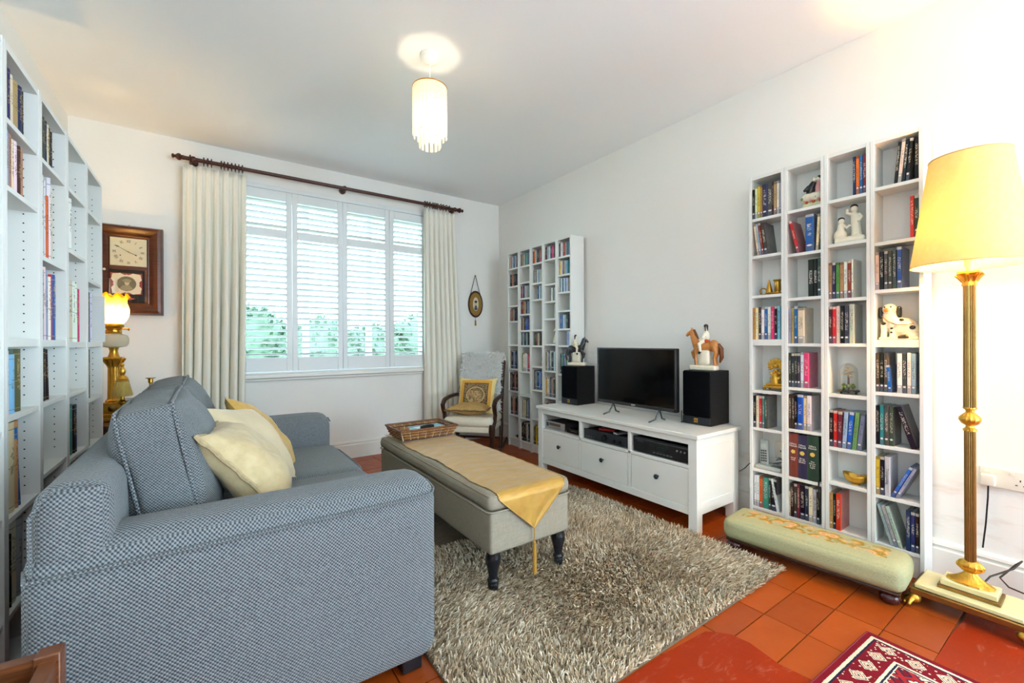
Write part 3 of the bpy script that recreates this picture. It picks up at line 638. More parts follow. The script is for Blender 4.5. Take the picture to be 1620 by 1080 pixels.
def back_cushion(y0,y1,seed):
    r=random.Random(seed); ph=r.random()*6
    # boxed cushion leaning on the back
    b=B().rbox(-.068,.068,-(y1-y0)/2,(y1-y0)/2,0,.452,r=.022,n=12,bulge=(.086,.010,.012))
    b.v=[(x+.004*sin(y*30+ph)*sin(z*22),y+.004*sin(z*25+ph),z+.006*sin(y*26+ph)*(z/.46)) for x,y,z in b.v]
    Mx=Matrix.Translation((-.062,(y0+y1)/2,.482))@Matrix.Rotation(radians(-11),4,'Y')
    o=b.xf(Mx).build('back_cushion',SOFA2,s,smooth=70)
    for sx in (-.064,.064):                              # seams of the gusset
        w_=(y1-y0)/2
        pts=[(sx,-w_+.002,.03),(sx,-w_-.001,.22),(sx,-w_+.002,.43),(sx,-w_+.02,.452),(sx,0,.455),(sx,w_-.02,.452),(sx,w_-.002,.43),(sx,w_+.001,.22),(sx,w_-.002,.03)]
        q=B().tube(pts,.0045,6).xf(Mx); sub(q,'piping',SOFA,o,s)
back_cushion(1.578,2.215,1); back_cushion(2.235,2.872,5)
for x,y in ((.56,1.42),(.56,3.03),(-.26,1.42),(-.26,3.03)): B().rbox(x-.035,x+.035,y-.035,y+.035,0.0005,.075,r=.006,n=1).build('foot',EBON,s)

def pillow(w,h,t,seed=0,n=22,pinch=.10,wr=.006):
    r=random.Random(seed); ph=[r.uniform(0,6.28) for _ in range(6)]; b=B()
    def f(sg):
        def fn(a,c):
            u,v=2*a-1,2*c-1; e=(max(0,1-abs(u)**2.6)*max(0,1-abs(v)**2.6))**.48
            x=w/2*u*(1-pinch*(1-v*v)*abs(u)); z=h/2*v*(1-pinch*(1-u*u)*abs(v))
            y=sg*t/2*e+wr*e*(sin(u*5+ph[0]+v*3)+.7*sin(v*7+ph[1]-u*4)+.5*sin((u+v)*9+ph[2]))
            return (x,y,z)
        return fn
    b.grid(f(-1),n,n); k=len(b.v); b.grid(f(1),n,n); return b
def set_pillow(name,label,m,w,h,t,M,seed,trim=None,group=None,extra=None):
    th=thing(name,label,'cushion',tuple(M.translation),group=group); th.rotation_euler=M.to_euler()
    o=pillow(w,h,t,seed).build('cover',m,th,world=False,smooth=80)
    if trim:
        pts=[]
        for (a,b_,c,d) in ((-1,-1,1,-1),(1,-1,1,1),(1,1,-1,1),(-1,1,-1,-1)):
            for k in range(14):
                q=k/14; u=a+(c-a)*q; v=b_+(d-b_)*q; pts.append((w/2*u*(1-.10*(1-v*v)*abs(u)),.002*sin(k*2),h/2*v*(1-.10*(1-u*u)*abs(v))))
        rr=[.0065+.0018*(i%2) for i in range(len(pts))]; B().tube(pts,rr,6,closed=True).build('rope_trim',trim,th,world=False)
    return th
def frame(origin, right, upv):
    """matrix with local x along right, local z along upv"""
    x=Vector(right).normalized(); z=Vector(upv); z=(z-x*z.dot(x)).normalized(); y=z.cross(x)
    M=Matrix((x,y,z)).transposed().to_4x4(); M.translation=Vector(origin); return M
ROPE=cloth('beige_rope',S(150,130,96),S(196,176,136),60,.8,.6)
BROC=cloth('cream_brocade',S(168,148,108),S(212,194,154),26)
set_pillow('throw_cushion','cream brocade cushion with rope trim propped against the near sofa arm',BROC,.38,.37,.17,frame((.118,1.775,.680),(.16,1,-.04),(-.62,.06,.72)),4,ROPE)
set_pillow('throw_cushion','plain cream velvet cushion leaning in the middle of the sofa',CREAMC,.39,.38,.14,frame((.150,2.08,.685),(.46,.80,-.16),(-.52,.20,.80)),8)
set_pillow('throw_cushion','gold brocade cushion half hidden behind the plain cream cushion',GOLDC,.38,.38,.12,frame((.215,2.40,.672),(.30,.85,-.30),(-.60,.1,.80)),12)

# ================================================================== RUG AND MAT
def rugmat():
    t=NT('shag_pile'); g=t.new('ShaderNodeNewGeometry'); r=g.outputs['Random Per Island']; p=t.co(); n=t.noise(p,3.5,4); n2=t.noise(p,11,3)
    c=t.ramp(r,[(.05,S(140,120,96)),(.25,S(192,172,142)),(.6,S(220,202,172)),(.95,S(238,228,208))]); c=t.mix(t.math('MULTIPLY',t.ramp(n,[(.45,(0,0,0)),(.68,(1,1,1))]),.35),c,S(160,132,98)); c=t.mix(t.math('MULTIPLY',t.ramp(n2,[(.5,(0,0,0)),(.7,(1,1,1))]),.25),c,S(96,94,96))
    t.base(c,.9,spec=.1); return t.m
RUGP=rugmat(); RUGB=mat('rug_backing',S(110,96,78),.95,var=.3,scale=40,bump=.3)
rg=thing('shag_rug','large beige-grey shag rug under the upholstered bench','rug',(1.44,2.0,0))
RX0,RX1,RY0,RY1=.625,2.255,.955,3.08
o=B().box(RX0,RX1,RY0,RY1,.0015,.010).build('backing',RUGB,rg)
N=92000; px=RX0+(RX1-RX0)*rng.random(N); py=RY0+(RY1-RY0)*rng.random(N)
keep=~((px>1.0)&(px<1.44)&(py>2.1)) ; px,py=px[keep],py[keep]
fx=np.sin(px*5.3+py*2.1)+.7*np.sin(py*7.1-px*3.3); fy=np.cos(py*4.7+px*1.9)-.4+.6*np.sin(px*8.2+1)
lean=np.stack([fx*.55,fy*.6,np.zeros_like(fx)],1)
blades('pile',np.stack([px-1.44,py-2.0,np.full_like(px,.0095)],1),np.tile([0,0,1.],(len(px),1)),.024,.0052,lean,RUGP,rg,.35,.45)
# small patterned mat
def persian():
    t=NT('persian_pattern'); x,y,z=t.xyz(t.co()); W2,D2=.46,.33; M_=lambda op,a,b=0.,c=None:t.math(op,a,b,c)
    dx=M_('SUBTRACT',W2,M_('ABSOLUTE',x)); dy=M_('SUBTRACT',D2,M_('ABSOLUTE',y)); d=M_('MINIMUM',dx,dy)
    jig=M_('MULTIPLY',M_('SUBTRACT',t.noise(t.co(),160,1),.5),.004); d=M_('ADD',d,jig)
    CR=S(120,22,36); CRM=S(226,212,186); NV=S(34,38,64); TE=S(52,84,88); RD=S(158,40,44)
    v=t.new('ShaderNodeTexVoronoi',feature='F1',distance='MANHATTAN'); t.put(v.inputs['Vector'],t.mapv(t.co(),(1,1,0))); v.inputs['Scale'].default_value=15; v.inputs['Randomness'].default_value=.35
    fl=t.ramp(v.outputs['Distance'],[(0,CRM),(.16,TE),(.24,CRM),(.42,NV),(.52,RD),(.80,NV),(.9,CR)],True)
    v2=t.vor(t.mapv(t.co(),(1,1,0)),52); fl=t.mix(t.ramp(v2,[(.26,(1,1,1)),(.28,(0,0,0))],True),fl,t.ramp(t.noise(t.co(),23,1),[(.4,RD),(.48,CRM),(.56,TE),(.62,NV)],True))
    al=t.new('ShaderNodeMix',data_type='FLOAT'); t.put(al.inputs[0],M_('LESS_THAN',dx,dy)); t.put(al.inputs[2],x); t.put(al.inputs[3],y)
    dd=M_('SUBTRACT',d,.070); s_=M_('SUBTRACT',M_('MODULO',M_('ADD',al.outputs[0],4.),.078),.039); md=M_('ADD',M_('ABSOLUTE',s_),M_('ABSOLUTE',dd))
    bd=t.ramp(M_('MULTIPLY',md,10.),[(0,NV),(.05,CRM),(.10,RD),(.14,CRM),(.20,NV),(.235,CRM),(.28,CR)],True); bd=t.mix(t.ramp(t.vor(t.mapv(t.co(),(1,1,0)),70),[(.22,(1,1,1)),(.24,(0,0,0))],True),bd,CRM)
    c=t.ramp(M_('MULTIPLY',d,4.),[(0,CR),(.072,CRM),(.115,NV),(.14,CR),(.44,CRM),(.475,NV),(.50,CRM)],True)
    c=t.mix(M_('MULTIPLY',M_('GREATER_THAN',d,.037),M_('LESS_THAN',d,.105)),c,bd); c=t.mix(M_('GREATER_THAN',d,.128),c,fl)
    t.base(c,.95,spec=.1); t.bump(t.noise(t.co(),220,2),.5,.004); return t.m
mt=thing('patterned_mat','small crimson patterned oriental mat at the bottom right corner','mat',(1.562,.258,0.001),radians(-2.5))
B().rbox(-.46,.46,-.33,.33,0,.009,r=.004,n=4).build('pile',persian(),mt,world=False)
B().tube([(-.46,-.33,.005),(.46,-.33,.005),(.46,.33,.005),(-.46,.33,.005)],.005,6,closed=True).build('bound_edge',mat('crimson_binding',S(120,22,36),.9),mt,world=False)

# ================================================================== BENCH (OTTOMAN) WITH RUNNER, TRAY
ot=thing('bench_ottoman','long stone-linen storage bench on black turned legs, draped with a gold runner','ottoman',(1.22,2.30,0))
OX0,OX1,OY0,OY1=.985,1.455,1.572,3.02
b=B().rbox(OX0+.006,OX1-.006,OY0+.006,OY1-.006,.182,.368,r=.018,n=8); 
b.v=[(x+.0015*sin(y*60)*(1 if abs(x-1.22)>.22 else 0),y,z) for x,y,z in b.v]; b.build('body',LINEN,ot,smooth=60)
LB=.014
lid=B().rbox(OX0,OX1,OY0,OY1,.3695,.446,r=.030,n=16,bulge=(.006,.006,LB))
lid.v=[(x+(.0025*sin(y*85+z*20) if x<1.0 else 0),y,z) for x,y,z in lid.v]; lo=lid.build('lid',LINEN,ot,smooth=60)
def loop(z,e,r=.03):
    x0,x1,y0,y1=OX0-e,OX1+e,OY0-e,OY1+e; P_=[]
    for cx,cy,a0 in ((x1-r,y0+r,-90),(x1-r,y1-r,0),(x0+r,y1-r,90),(x0+r,y0+r,180)):
        for k in range(5): a=radians(a0+22.5*k); P_.append((cx+r*cos(a),cy+r*sin(a),z))
    return P_
sub(B().tube(loop(.437,-.007),.0045,6,closed=True),'piping',LINEN,lo,ot); sub(B().tube(loop(.371,.001),.004,6,closed=True),'piping',LINEN,lo,ot)
leg=[(.030,.182),(.030,.172),(.034,.160),(.034,.138),(.028,.118),(.021,.085),(.020,.068),(.026,.060),(.026,.052),(.021,.047),(.024,.036),(.022,.020),(.019,.004),(.017,.0105)]
for x in (OX0+.045,OX1-.045):
    for y in (OY0+.045,OY1-.045): B().lathe([(r,z) for r,z in leg],(x,y,0),20).build('leg',EBON,ot)
def lidtop(x,y):
    u=(x-(OX0+OX1)/2)/((OX1-OX0)/2); v=(y-(OY0+OY1)/2)/((OY1-OY0)/2); return .446+LB*max(0,1-u*u)**.7*max(0,1-v*v)**.7
def gold():
    t=NT('gold_silk'); v=t.mapv(t.co(),(1,9,1)); n=t.noise(v,16,4); n2=t.noise(t.co(),5,3)
    t.base(t.mix(n,S(152,108,30),S(210,168,76)),t.math('MULTIPLY_ADD',n2,.25,.30),t.math('MULTIPLY',n2,.35)); t.b.inputs['Sheen Weight'].default_value=.3; t.bump(n,.35,.006); return t.m
GOLD=gold()
rn=thing('table_runner','shiny gold table runner with a pointed tasselled end, lying on the bench','table runner',(1.22,2.2,.44))
RW0,RW1=1.022,1.412
def rfn(u,v):
    Lt=3.02-1.575; drop=.185; sl=v*(Lt+drop)
    wob=.006*sin(sl*9)+.004*sin(sl*23+1)
    if sl<=Lt:
        y=3.02-sl; x=RW0+(RW1-RW0)*u+wob*(1 if u<.5 else .6)*(abs(u-.5)*2); x=x+.012*(1-v)*0; 
        e=min(1,max(0,(1.604-y)/.034)); z=lidtop(x,max(y,1.60))+.0045+.0016*sin(sl*70+3*sin(u*6))+.0010*sin(u*22+sl*9)
        z-=.020*(1-sqrt(1-e*e)); return (x,y-.006*e,z)
    q=(sl-Lt)/drop; tip=1.218; x=(RW0+(RW1-RW0)*u)*(1-q)+tip*q; y=1.5605-.002*q+.0012*sin(u*14+q*6)
    return (x,y,.4295-.171*q)
o=B().grid(rfn,26,110).build('cloth',GOLD,rn,smooth=80)
B().tube([(lambda p:(p[0],p[1]-.001,p[2]+.001))(rfn(0,k/60)) for k in range(61)],.0022,5).build('hem',GOLD,rn); B().tube([(lambda p:(p[0],p[1]-.001,p[2]+.001))(rfn(1,k/60)) for k in range(61)],.0022,5).build('hem',GOLD,rn)
TASS=cloth('gold_tassel_thread',S(150,104,26),S(206,156,60),90,.7,.5,stretch=(1,1,.05))
B().tube([(1.218,1.560,.262),(1.218,1.560,.205)],.0028,6).lathe([(.003,.20),(.0075,.195),(.008,.185),(.006,.180),(.0085,.165),(.0105,.055),(.009,.05)],(1.218,1.560,0),12).build('tassel',TASS,rn)
# wicker tray
bk=thing('wicker_tray','rectangular woven wicker tray on the far end of the bench','basket',(1.215,2.825,.463))
WIK=wood('wicker',S(120,70,30),S(206,156,92),.55,(3,3,3),14); WIK2=wood('wicker_dark',S(84,46,22),S(130,78,40),.5,(3,3,3),14)
def rect_loop(f,z,per=.022,amp=0,ph=0,n=96):
    hx,hy=.180+.022*f,.125+.020*f; r=.02; L=[]; tot=4*(hx+hy); 
    for k in range(n):
        d_=tot*k/n; 
        for ex,ey,dx,dy,ln in ((-hx,-hy,1,0,2*hx),(hx,-hy,0,1,2*hy),(hx,hy,-1,0,2*hx),(-hx,hy,0,-1,2*hy)):
            if d_<=ln: p=(ex+dx*d_,ey+dy*d_); nrm_=(dy,-dx); break
            d_-=ln
        a=amp*sin(2*pi*k/n*24+ph); L.append((p[0]+nrm_[0]*a,p[1]+nrm_[1]*a,z))
    return L
B().rbox(-.178,.178,-.123,.123,.001,.009,r=.004,n=1).build('base',WIK2,bk,world=False)
for k in range(6): B().tube(rect_loop(k/6,.009+.0095*k,amp=.0035,ph=pi*(k%2)),.0052,6,closed=True,flat=1).build('weave',WIK if k%2 else WIK2,bk,world=False)
B().tube(rect_loop(1.05,.068,amp=0),.0075,8,closed=True).build('rim',WIK2,bk,world=False)
sb=B()
for k in range(24):
    p0=rect_loop(0,.004,n=24)[k]; p1=rect_loop(1.06,.072,n=24)[k]; sb.tube([p0,p1],.0035,5)
sb.build('stakes',PAPER,bk,world=False)
t=thing('magazine','pale blue magazine lying in the wicker tray','magazine',(1.235,2.83,.4745),radians(4)); B().rbox(-.115,.150,-.088,.095,0,.038,r=.003,n=1).build('cover',mat('pale_blue_print',S(140,198,214),.4,var=.25,scale=9),t,world=False); B().box(-.06,.06,-.02,.05,.0382,.0388).build('panel',mat('pale_print',S(226,236,236),.4),t,world=False); B().box(-.11,.12,.055,.065,.0382,.0388).build('banner',mat('slate_print',S(70,90,130),.4),t,world=False)
t=thing('glasses_case','black spectacle case on the magazine in the tray','case',(1.235,2.775,.5132),radians(12)); B().rbox(-.05,.05,-.02,.02,0,.024,r=.011,n=4,bulge=(0,0,.004)).build('shell',BLACK,t,world=False); B().tube([(-.05,-.0205,.012),(.05,-.0205,.012)],.001,4).build('seam',CHROME,t,world=False)
t=thing('purse','small brown patterned purse at the left end of the tray','purse',(1.082,2.80,.4745),radians(-20)); B().rbox(-.03,.03,-.05,.05,0,.055,r=.014,n=5,bulge=(.006,.004,.004)).build('body',mat('brown_tapestry',S(150,100,50),.8,var=.6,scale=70),t,world=False); B().tube([(0,-.045,.056),(0,0,.060),(0,.045,.056)],.0035,6).build('clasp',BRASS,t,world=False)

# ================================================================== TV UNIT AND EQUIPMENT
tv=thing('tv_unit','long white television bench with three drawers and open bays','tv unit',(2.505,2.135,0))
TX0,TX1,TY0,TY1=2.265,2.745,1.40,2.872
B().box(TX0,TX1,TY0,TY1,.546,.570).build('top',WHITE,tv,bevel=.003)
L_=.055
for x0,x1 in ((TX0+.012,TX0+.012+L_),(TX1-.012-L_,TX1-.012)):
    for y0,y1 in ((TY0+.012,TY0+.012+L_),(TY1-.012-L_,TY1-.012)): B().box(x0,x1,y0,y1,.0008,.546).build('leg',WHITE,tv,bevel=.002)
ys0,ys1=TY0+.018,TY1-.018
for y0,y1 in ((ys0,ys0+.016),(ys1-.016,ys1)): B().box(TX0+.067,TX1-.067,y0,y1,.16,.50).build('side_panel',WHITE,tv)
for y0,y1 in ((TY0+.014,TY0+.034),(TY1-.034,TY1-.014)):
    B().box(TX0+.067,TX1-.067,y0,y1,.490,.546).build('side_rail',WHITE,tv,bevel=.002); B().box(TX0+.067,TX1-.067,y0,y1,.105,.172).build('side_rail',WHITE,tv,bevel=.002)
B().box(TX0+.014,TX0+.036,TY0+.067,TY1-.067,.508,.546).build('front_rail',WHITE,tv,bevel=.002)
B().box(TX0+.014,TX0+.036,TY0+.067,TY1-.067,.100,.146).build('front_rail',WHITE,tv,bevel=.002)
B().box(TX0+.016,TX1-.03,TY0+.034,TY1-.034,.366,.386).build('shelf',WHITE,tv,bevel=.002)
B().box(TX0+.04,TX1-.03,TY0+.034,TY1-.034,.115,.13).build('bottom_panel',WHITE,tv)
B().box(TX1-.030,TX1-.022,TY0+.067,TY1-.067,.115,.546).build('back_panel',mat('grey_hardboard',S(120,116,108),.8),tv)
bays=[(2.805,2.374),(2.352,1.914),(1.886,1.467)]
for y in (2.363,1.900): B().box(TX0+.016,TX1-.03,y-.011,y+.011,.13,.546).build('divider',WHITE,tv,bevel=.002)
KNOB=mat('black_knob',(.02,.022,.026,1),.3)
for i,(ya,yb) in enumerate(bays):
    d_=B().box(TX0+.017,TX0+.036,yb+.002,ya-.002,.148,.363).build('drawer',WHITE,tv,bevel=.002)
    ym=(ya+yb)/2; k_=B().lathe([(.006,0),(.005,-.010),(.010,-.014),(.0155,-.019),(.0155,-.024),(.010,-.028),(0,-.029)],(TX0+.017,ym,.272),16,'x'); sub(k_,'knob',KNOB,d_,tv)
SILV=mat('silver_fascia',S(176,178,178),.35,.6,var=.05)
def box_unit(name,label,cat,x0,x1,y0,y1,z,h,body,fascia):
    t=thing(name,label,cat,((x0+x1)/2,(y0+y1)/2,z)); B().box(x0+.012,x1,y0+.003,y1-.003,z+.006,z+h-.002).build('case',body,t,bevel=.002)
    B().box(x0,x0+.012,y0,y1,z+.004,z+h).build('fascia',fascia,t,bevel=.002)
    for x in (x0+.03,x1-.03):
        for y in (y0+.03,y1-.03): B().lathe([(.010,z+.0005),(.010,z+.006)],(x,y,0),10).build('foot',BLACK,t)
    return t
LCD=mat('dark_display',(.02,.03,.03,1),.15); KEY=mat('grey_key',S(120,120,122),.4)
def dots(t,x,ys,z,r,m,name='button',seg=10,dep=.004):
    for y in ys: B().lathe([(r,0),(r,-dep),(r*.8,-dep*1.15)],(x,y,z),seg,'x').build(name,m,t)
ZT=.3865
GREYC=mat('grey_steel_case',S(86,88,90),.4,.5)
t=box_unit('hifi_tuner','small silver hi-fi tuner in the left bay of the television bench','hi-fi',2.305,2.56,2.565,2.795,ZT,.066,GREYC,SILV)
B().box(2.3035,2.306,2.61,2.745,ZT+.034,ZT+.056).build('display',mat('brown_display',S(92,72,58),.3),t); B().box(2.3035,2.306,2.757,2.781,ZT+.024,ZT+.056).build('power_key',LCD,t)
for k in range(7): B().box(2.302,2.306,2.605+.02*k,2.617+.02*k,ZT+.016,ZT+.022).build('key',KEY,t)
t=box_unit('set_top_box','flat black set-top box beside the silver tuner','set-top box',2.315,2.52,2.385,2.548,ZT,.036,BLACK,mat('gloss_black',(.01,.01,.012,1),.12)); B().box(2.3135,2.3155,2.43,2.50,ZT+.022,ZT+.025).build('display',KEY,t)
BLK2=mat('black_brushed_fascia',(.030,.036,.045,1),.4,.3)
t=box_unit('amplifier','black hi-fi amplifier with round knobs in the middle bay','amplifier',2.300,2.60,1.93,2.338,ZT,.074,BLACK,BLK2)
B().lathe([(.023,0),(.022,-.022),(.019,-.024)],(2.30,2.135,ZT+.040),22,'x').build('volume_knob',BLACK,t)
for y in (2.045,1.995): B().lathe([(.012,0),(.0115,-.016)],(2.30,y,ZT+.030),16,'x').build('knob',BLACK,t)
dots(t,2.30,(2.31,2.285,2.26,2.235),ZT+.022,.004,KEY)
t=thing('dvd_case','red DVD case lying flat on the amplifier','DVD case',(2.42,2.19,ZT+.0745),radians(20)); B().box(-.07,.07,-.06,.06,0,.012).build('case',mat('red_sleeve',S(190,50,40),.3,var=.4,scale=20),t,world=False)
t=thing('remote_control','silver remote control lying on top of the amplifier','remote control',(2.38,2.03,ZT+.0745),radians(80)); B().rbox(-.022,.022,-.075,.075,0,.014,r=.005,n=2).build('shell',SILV,t,world=False)
for k in range(5):
    for j in (-.010,0,.010): B().box(j-.003,j+.003,-.05+.02*k,-.04+.02*k,.014,.0155).build('key',KEY,t,world=False)
t=box_unit('cd_player','wide black CD player filling the right bay','CD player',2.295,2.58,1.47,1.875,ZT,.100,BLACK,mat('black_fascia',(.016,.017,.019,1),.28))
B().box(2.293,2.296,1.62,1.74,ZT+.062,ZT+.080).build('disc_tray',LCD,t); B().box(2.293,2.296,1.60,1.70,ZT+.036,ZT+.056).build('display',LCD,t)
for k in range(6): B().box(2.2925,2.296,1.585+.024*k,1.60+.024*k,ZT+.018,ZT+.024).build('key',KEY,t)
dots(t,2.295,(1.50,1.525,1.55),ZT+.064,.006,KEY); B().box(2.2935,2.296,1.475,1.865,ZT+.0865,ZT+.0885).build('trim_line',KEY,t)
lettering('CD PLAYER',.009,KEY,t,(2.2945-t.location.x,.15,.074),(pi/2,0,-pi/2))
# television
tl=thing('television','flat black television standing on the white bench','television',(2.455,1.993,.5705))
B().rbox(2.440,2.480,1.655,2.333,.648,1.060,r=.006,n=2).build('casing',mat('tv_black',(.005,.005,.006,1),.35,spec=.3),tl)
SCR=NT('dark_screen'); SCR.base(SCR.mix(SCR.noise(SCR.co(),2),(.002,.0025,.003,1),(.003,.0035,.004,1)),.09,spec=.3); SCR=SCR.m
B().box(2.4385,2.4402,1.666,2.322,.672,1.050).build('screen',SCR,tl)
BEZ=mat('tv_bezel',(.05,.052,.055,1),.25,.4)
bz=B().box(2.437,2.441,1.655,1.666,.650,1.060).box(2.437,2.441,2.322,2.333,.650,1.060).box(2.437,2.441,1.655,2.333,1.050,1.060).box(2.437,2.441,1.655,2.333,.650,.672).build('bezel',BEZ,tl,bevel=.001)
B().box(2.478,2.515,1.80,2.19,.69,.93).build('rear_housing',BLACK,tl,bevel=.008)
lettering('SONY',.013,INKW,tl,(2.4365-2.455,0,.661-.5705),(pi/2,0,-pi/2),name='maker_lettering')
for y in (2.19,1.79):
    B().tube([(2.37,y+.02,.5755),(2.42,y+.006,.59),(2.455,y,.652)],.0055,8).tube([(2.54,y+.02,.5755),(2.49,y+.006,.59),(2.458,y,.652)],.0055,8).build('foot',BEZ,tl)
# loudspeakers
VEN=wood('black_ash_veneer',(.003,.003,.0035,1),(.010,.0095,.010,1),.5,(1,1,20)); VEN.node_tree.nodes['Principled BSDF'].inputs['Specular IOR Level'].default_value=.2
GRI=mat('speaker_grille_cloth',(.003,.0035,.005,1),.95,var=.4,scale=400,bump=.3,bscale=400,spec=.08)
for x0,x1,y0,y1,h,lab in ((2.560,2.790,1.500,1.690,.345,'black loudspeaker on the bench right of the television'),(2.518,2.742,2.655,2.838,.325,'black loudspeaker on the bench left of the television')):
    t=thing('loudspeaker',lab,'speaker',((x0+x1)/2,(y0+y1)/2,.5705),group='bookshelf loudspeakers on the television bench'); z=.5705
    B().box(x0+.014,x1,y0,y1,z,z+h).build('cabinet',VEN,t,bevel=.003)
    B().rbox(x0,x0+.014,y0+.003,y1-.003,z+.055,z+h-.004,r=.005,n=3).build('grille',GRI,t)
    pl=B().box(x0+.003,x0+.014,y0+.001,y1-.001,z+.002,z+.052).build('baffle_strip',mat('grey_baffle',(.022,.025,.030,1),.45,spec=.25),t,bevel=.002)
    sub(B().box(x0+.0015,x0+.003,(y0+y1)/2-.013,(y0+y1)/2+.013,z+.016,z+.042),'badge',GILT,pl,t)
    lettering('MS',.018,INKK,t,(x0+.0008-t.location.x,0,.029),(pi/2,0,-pi/2),name='badge_lettering')
t=B().tube([(2.50,1.655,.66),(2.505,1.66,.61),(2.53,1.672,.578),(2.56,1.70,.574),(2.70,1.72,.574)],.0025,6).build('television_cable',BLACK); tag(t,'thin black cable hanging behind the television towards the right loudspeaker','cable')
# figurines: rider on horse
def horse_rider(label,loc,rotz,scl,hcol,acol,tcol,ttl,rear=False):
    t=thing('horse_figurine',label,'figurine',loc,rotz); sc=lambda b:b.xf(Matrix.Scale(scl,4))
    b=B().rbox(-.075,.075,-.032,.032,0,.030,r=.010,n=4); sc(b).build('plinth',IVORY,t,world=False)
    b=B().ball((-.012,0,.135),(.058,.026,.030)).ball((-.055,0,.14),(.030,.026,.034)).ball((.032,0,.145),(.030,.024,.034))
    b.tube([(.038,0,.15),(.058,0,.19),(.066,0,.222)],[.026,.018,.013],10).tube([(.060,0,.225),(.085,0,.212),(.098,0,.198)],[.015,.011,.008],10)
    b.tube([(.066,.008,.232),(.066,.010,.248)],[.005,.002],6).tube([(.066,-.008,.232),(.066,-.010,.248)],[.005,.002],6)
    for y in (-.014,.014):
        b.tube([(-.060,y,.135),(-.072,y,.10),(-.062,y,.07),(-.068,y,.028)],[.018,.012,.008,.009],8)
    b.tube([(.036,.014,.13),(.042,.014,.085),(.038,.014,.028)],[.014,.009,.009],8); b.tube([(.038,-.014,.13),(.070,-.014,.10),(.062,-.014,.070),(.048,-.014,.062)],[.013,.010,.007,.008],8)
    blob(sc(b),'horse',hcol,t,.0028*scl,world=False)
    b=B().tube([(-.080,0,.150),(-.096,0,.125),(-.098,0,.075),(-.088,0,.045)],[.010,.013,.012,.004],8); sc(b).build('tail',tcol,t,world=False)
    b=B().tube([(.030,0,.175),(.045,0,.205),(.055,0,.235)],[.006,.010,.006],8); sc(b).build('mane',tcol,t,world=False)
    b=B().rbox(-.040,.030,-.022,.022,.028,.125,r=.02,n=4); sc(b).build('support',IVORY,t,world=False)
    b=B().ball((-.015,0,.195),(.018,.022,.032)).tube([(-.012,0,.215),(-.010,0,.235)],[.010,.009],8).ball((-.008,0,.245),(.012,.012,.015))
    for y in (-1,1):
        b.tube([(-.014,y*.020,.212),(-.008,y*.032,.188),(.015,y*.026,.172)],[.009,.008,.007],8); b.tube([(-.010,y*.014,.172),(.012,y*.034,.150),(.006,y*.034,.105)],[.013,.011,.008],8)
    blob(sc(b),'rider',IVORY,t,.0026*scl,world=False)
    b=B().rbox(-.030,.012,-.026,.026,.160,.178,r=.008,n=3); sc(b).build('sash',acol,t,world=False)
    b=B().ball((-.013,0,.251),(.013,.0135,.014)).tube([(-.016,.009,.245),(-.016,.013,.225)],[.007,.004],6).tube([(-.016,-.009,.245),(-.016,-.013,.225)],[.007,.004],6); sc(b).build('hair',mat('glazed_brown_hair',S(52,32,26),.25),t,world=False)
    for y in (-1,1): b=B().tube([(.006,y*.034,.110),(.016,y*.034,.096)],[.008,.007],8); sc(b).build('boot',EBON,t,world=False)
    if ttl: lettering(ttl,.013*scl,mat('worn_gold_print',S(120,100,60),.5),t,(0,-.0325*scl,.015*scl),(pi/2,0,0))
TANH=mat('glazed_tan_horse',S(196,128,62),.2,var=.35,scale=25); BLKH=mat('glazed_black_horse',(.03,.03,.035,1),.15,var=.4,scale=30); REDS=mat('glazed_red',S(190,74,46),.25,var=.4); GLDS=mat('glazed_yellow',S(208,170,80),.25); BRNT=mat('glazed_brown',S(110,62,30),.25)
horse_rider('white-clad rider on a tan horse, figurine on the right loudspeaker',(2.655,1.595,.9165),radians(90)+radians(10),1.14,TANH,REDS,BRNT,'')
horse_rider('rider on a black and white horse, figurine on the left loudspeaker',(2.62,2.745,.8965),radians(-62),1.02,BLKH,GLDS,BLKH,'')

# ================================================================== FOOTSTOOL
def embroidered():
    t=NT('embroidered_pad'); x,y,z=t.xyz(t.co()); n=t.noise(t.co(),7,4); v=t.vor(t.mapv(t.co(),(1,1,.2)),17); band=t.math('LESS_THAN',t.math('ADD',t.math('ABSOLUTE',t.math('ADD',x,-.01)),t.math('MULTIPLY',t.math('SUBTRACT',n,.5),.10)),.055)
    top=t.math('MULTIPLY',band,t.math('GREATER_THAN',z,.10)); top=t.math('MULTIPLY',top,t.math('LESS_THAN',t.math('ABSOLUTE',y),.30))
    c=t.mix(t.noise(t.co(),150,2),S(158,160,122),S(186,186,146)); fl=t.ramp(v,[(0,S(150,84,60)),(.10,S(226,178,136)),(.26,S(200,140,100)),(.32,S(226,186,140)),(.48,S(190,146,58)),(.62,S(150,124,52)),(.75,S(172,172,130))])
    msk=t.math('MULTIPLY',top,t.ramp(t.noise(t.co(),24,3),[(.40,(0,0,0)),(.5,(1,1,1))])); t.base(t.mix(msk,c,fl),.9,spec=.15); t.bump(t.noise(t.co(),200,2),.4,.004); return t.m
fs=thing('footstool','long low footstool with pale green floral embroidered pad before the DVD shelves','footstool',(2.415,.902,0),radians(5.0))
B().rbox(-.125,.125,-.365,.365,.055,.165,r=.035,n=12,bulge=(.008,.008,.010)).build('pad',embroidered(),fs,world=False,smooth=60)
B().rbox(-.115,.115,-.352,.352,.045,.060,r=.006,n=2).build('frame',DARKWOOD,fs,world=False)
BUN=mat('polished_bun_foot',S(66,30,28),.15,var=.3)
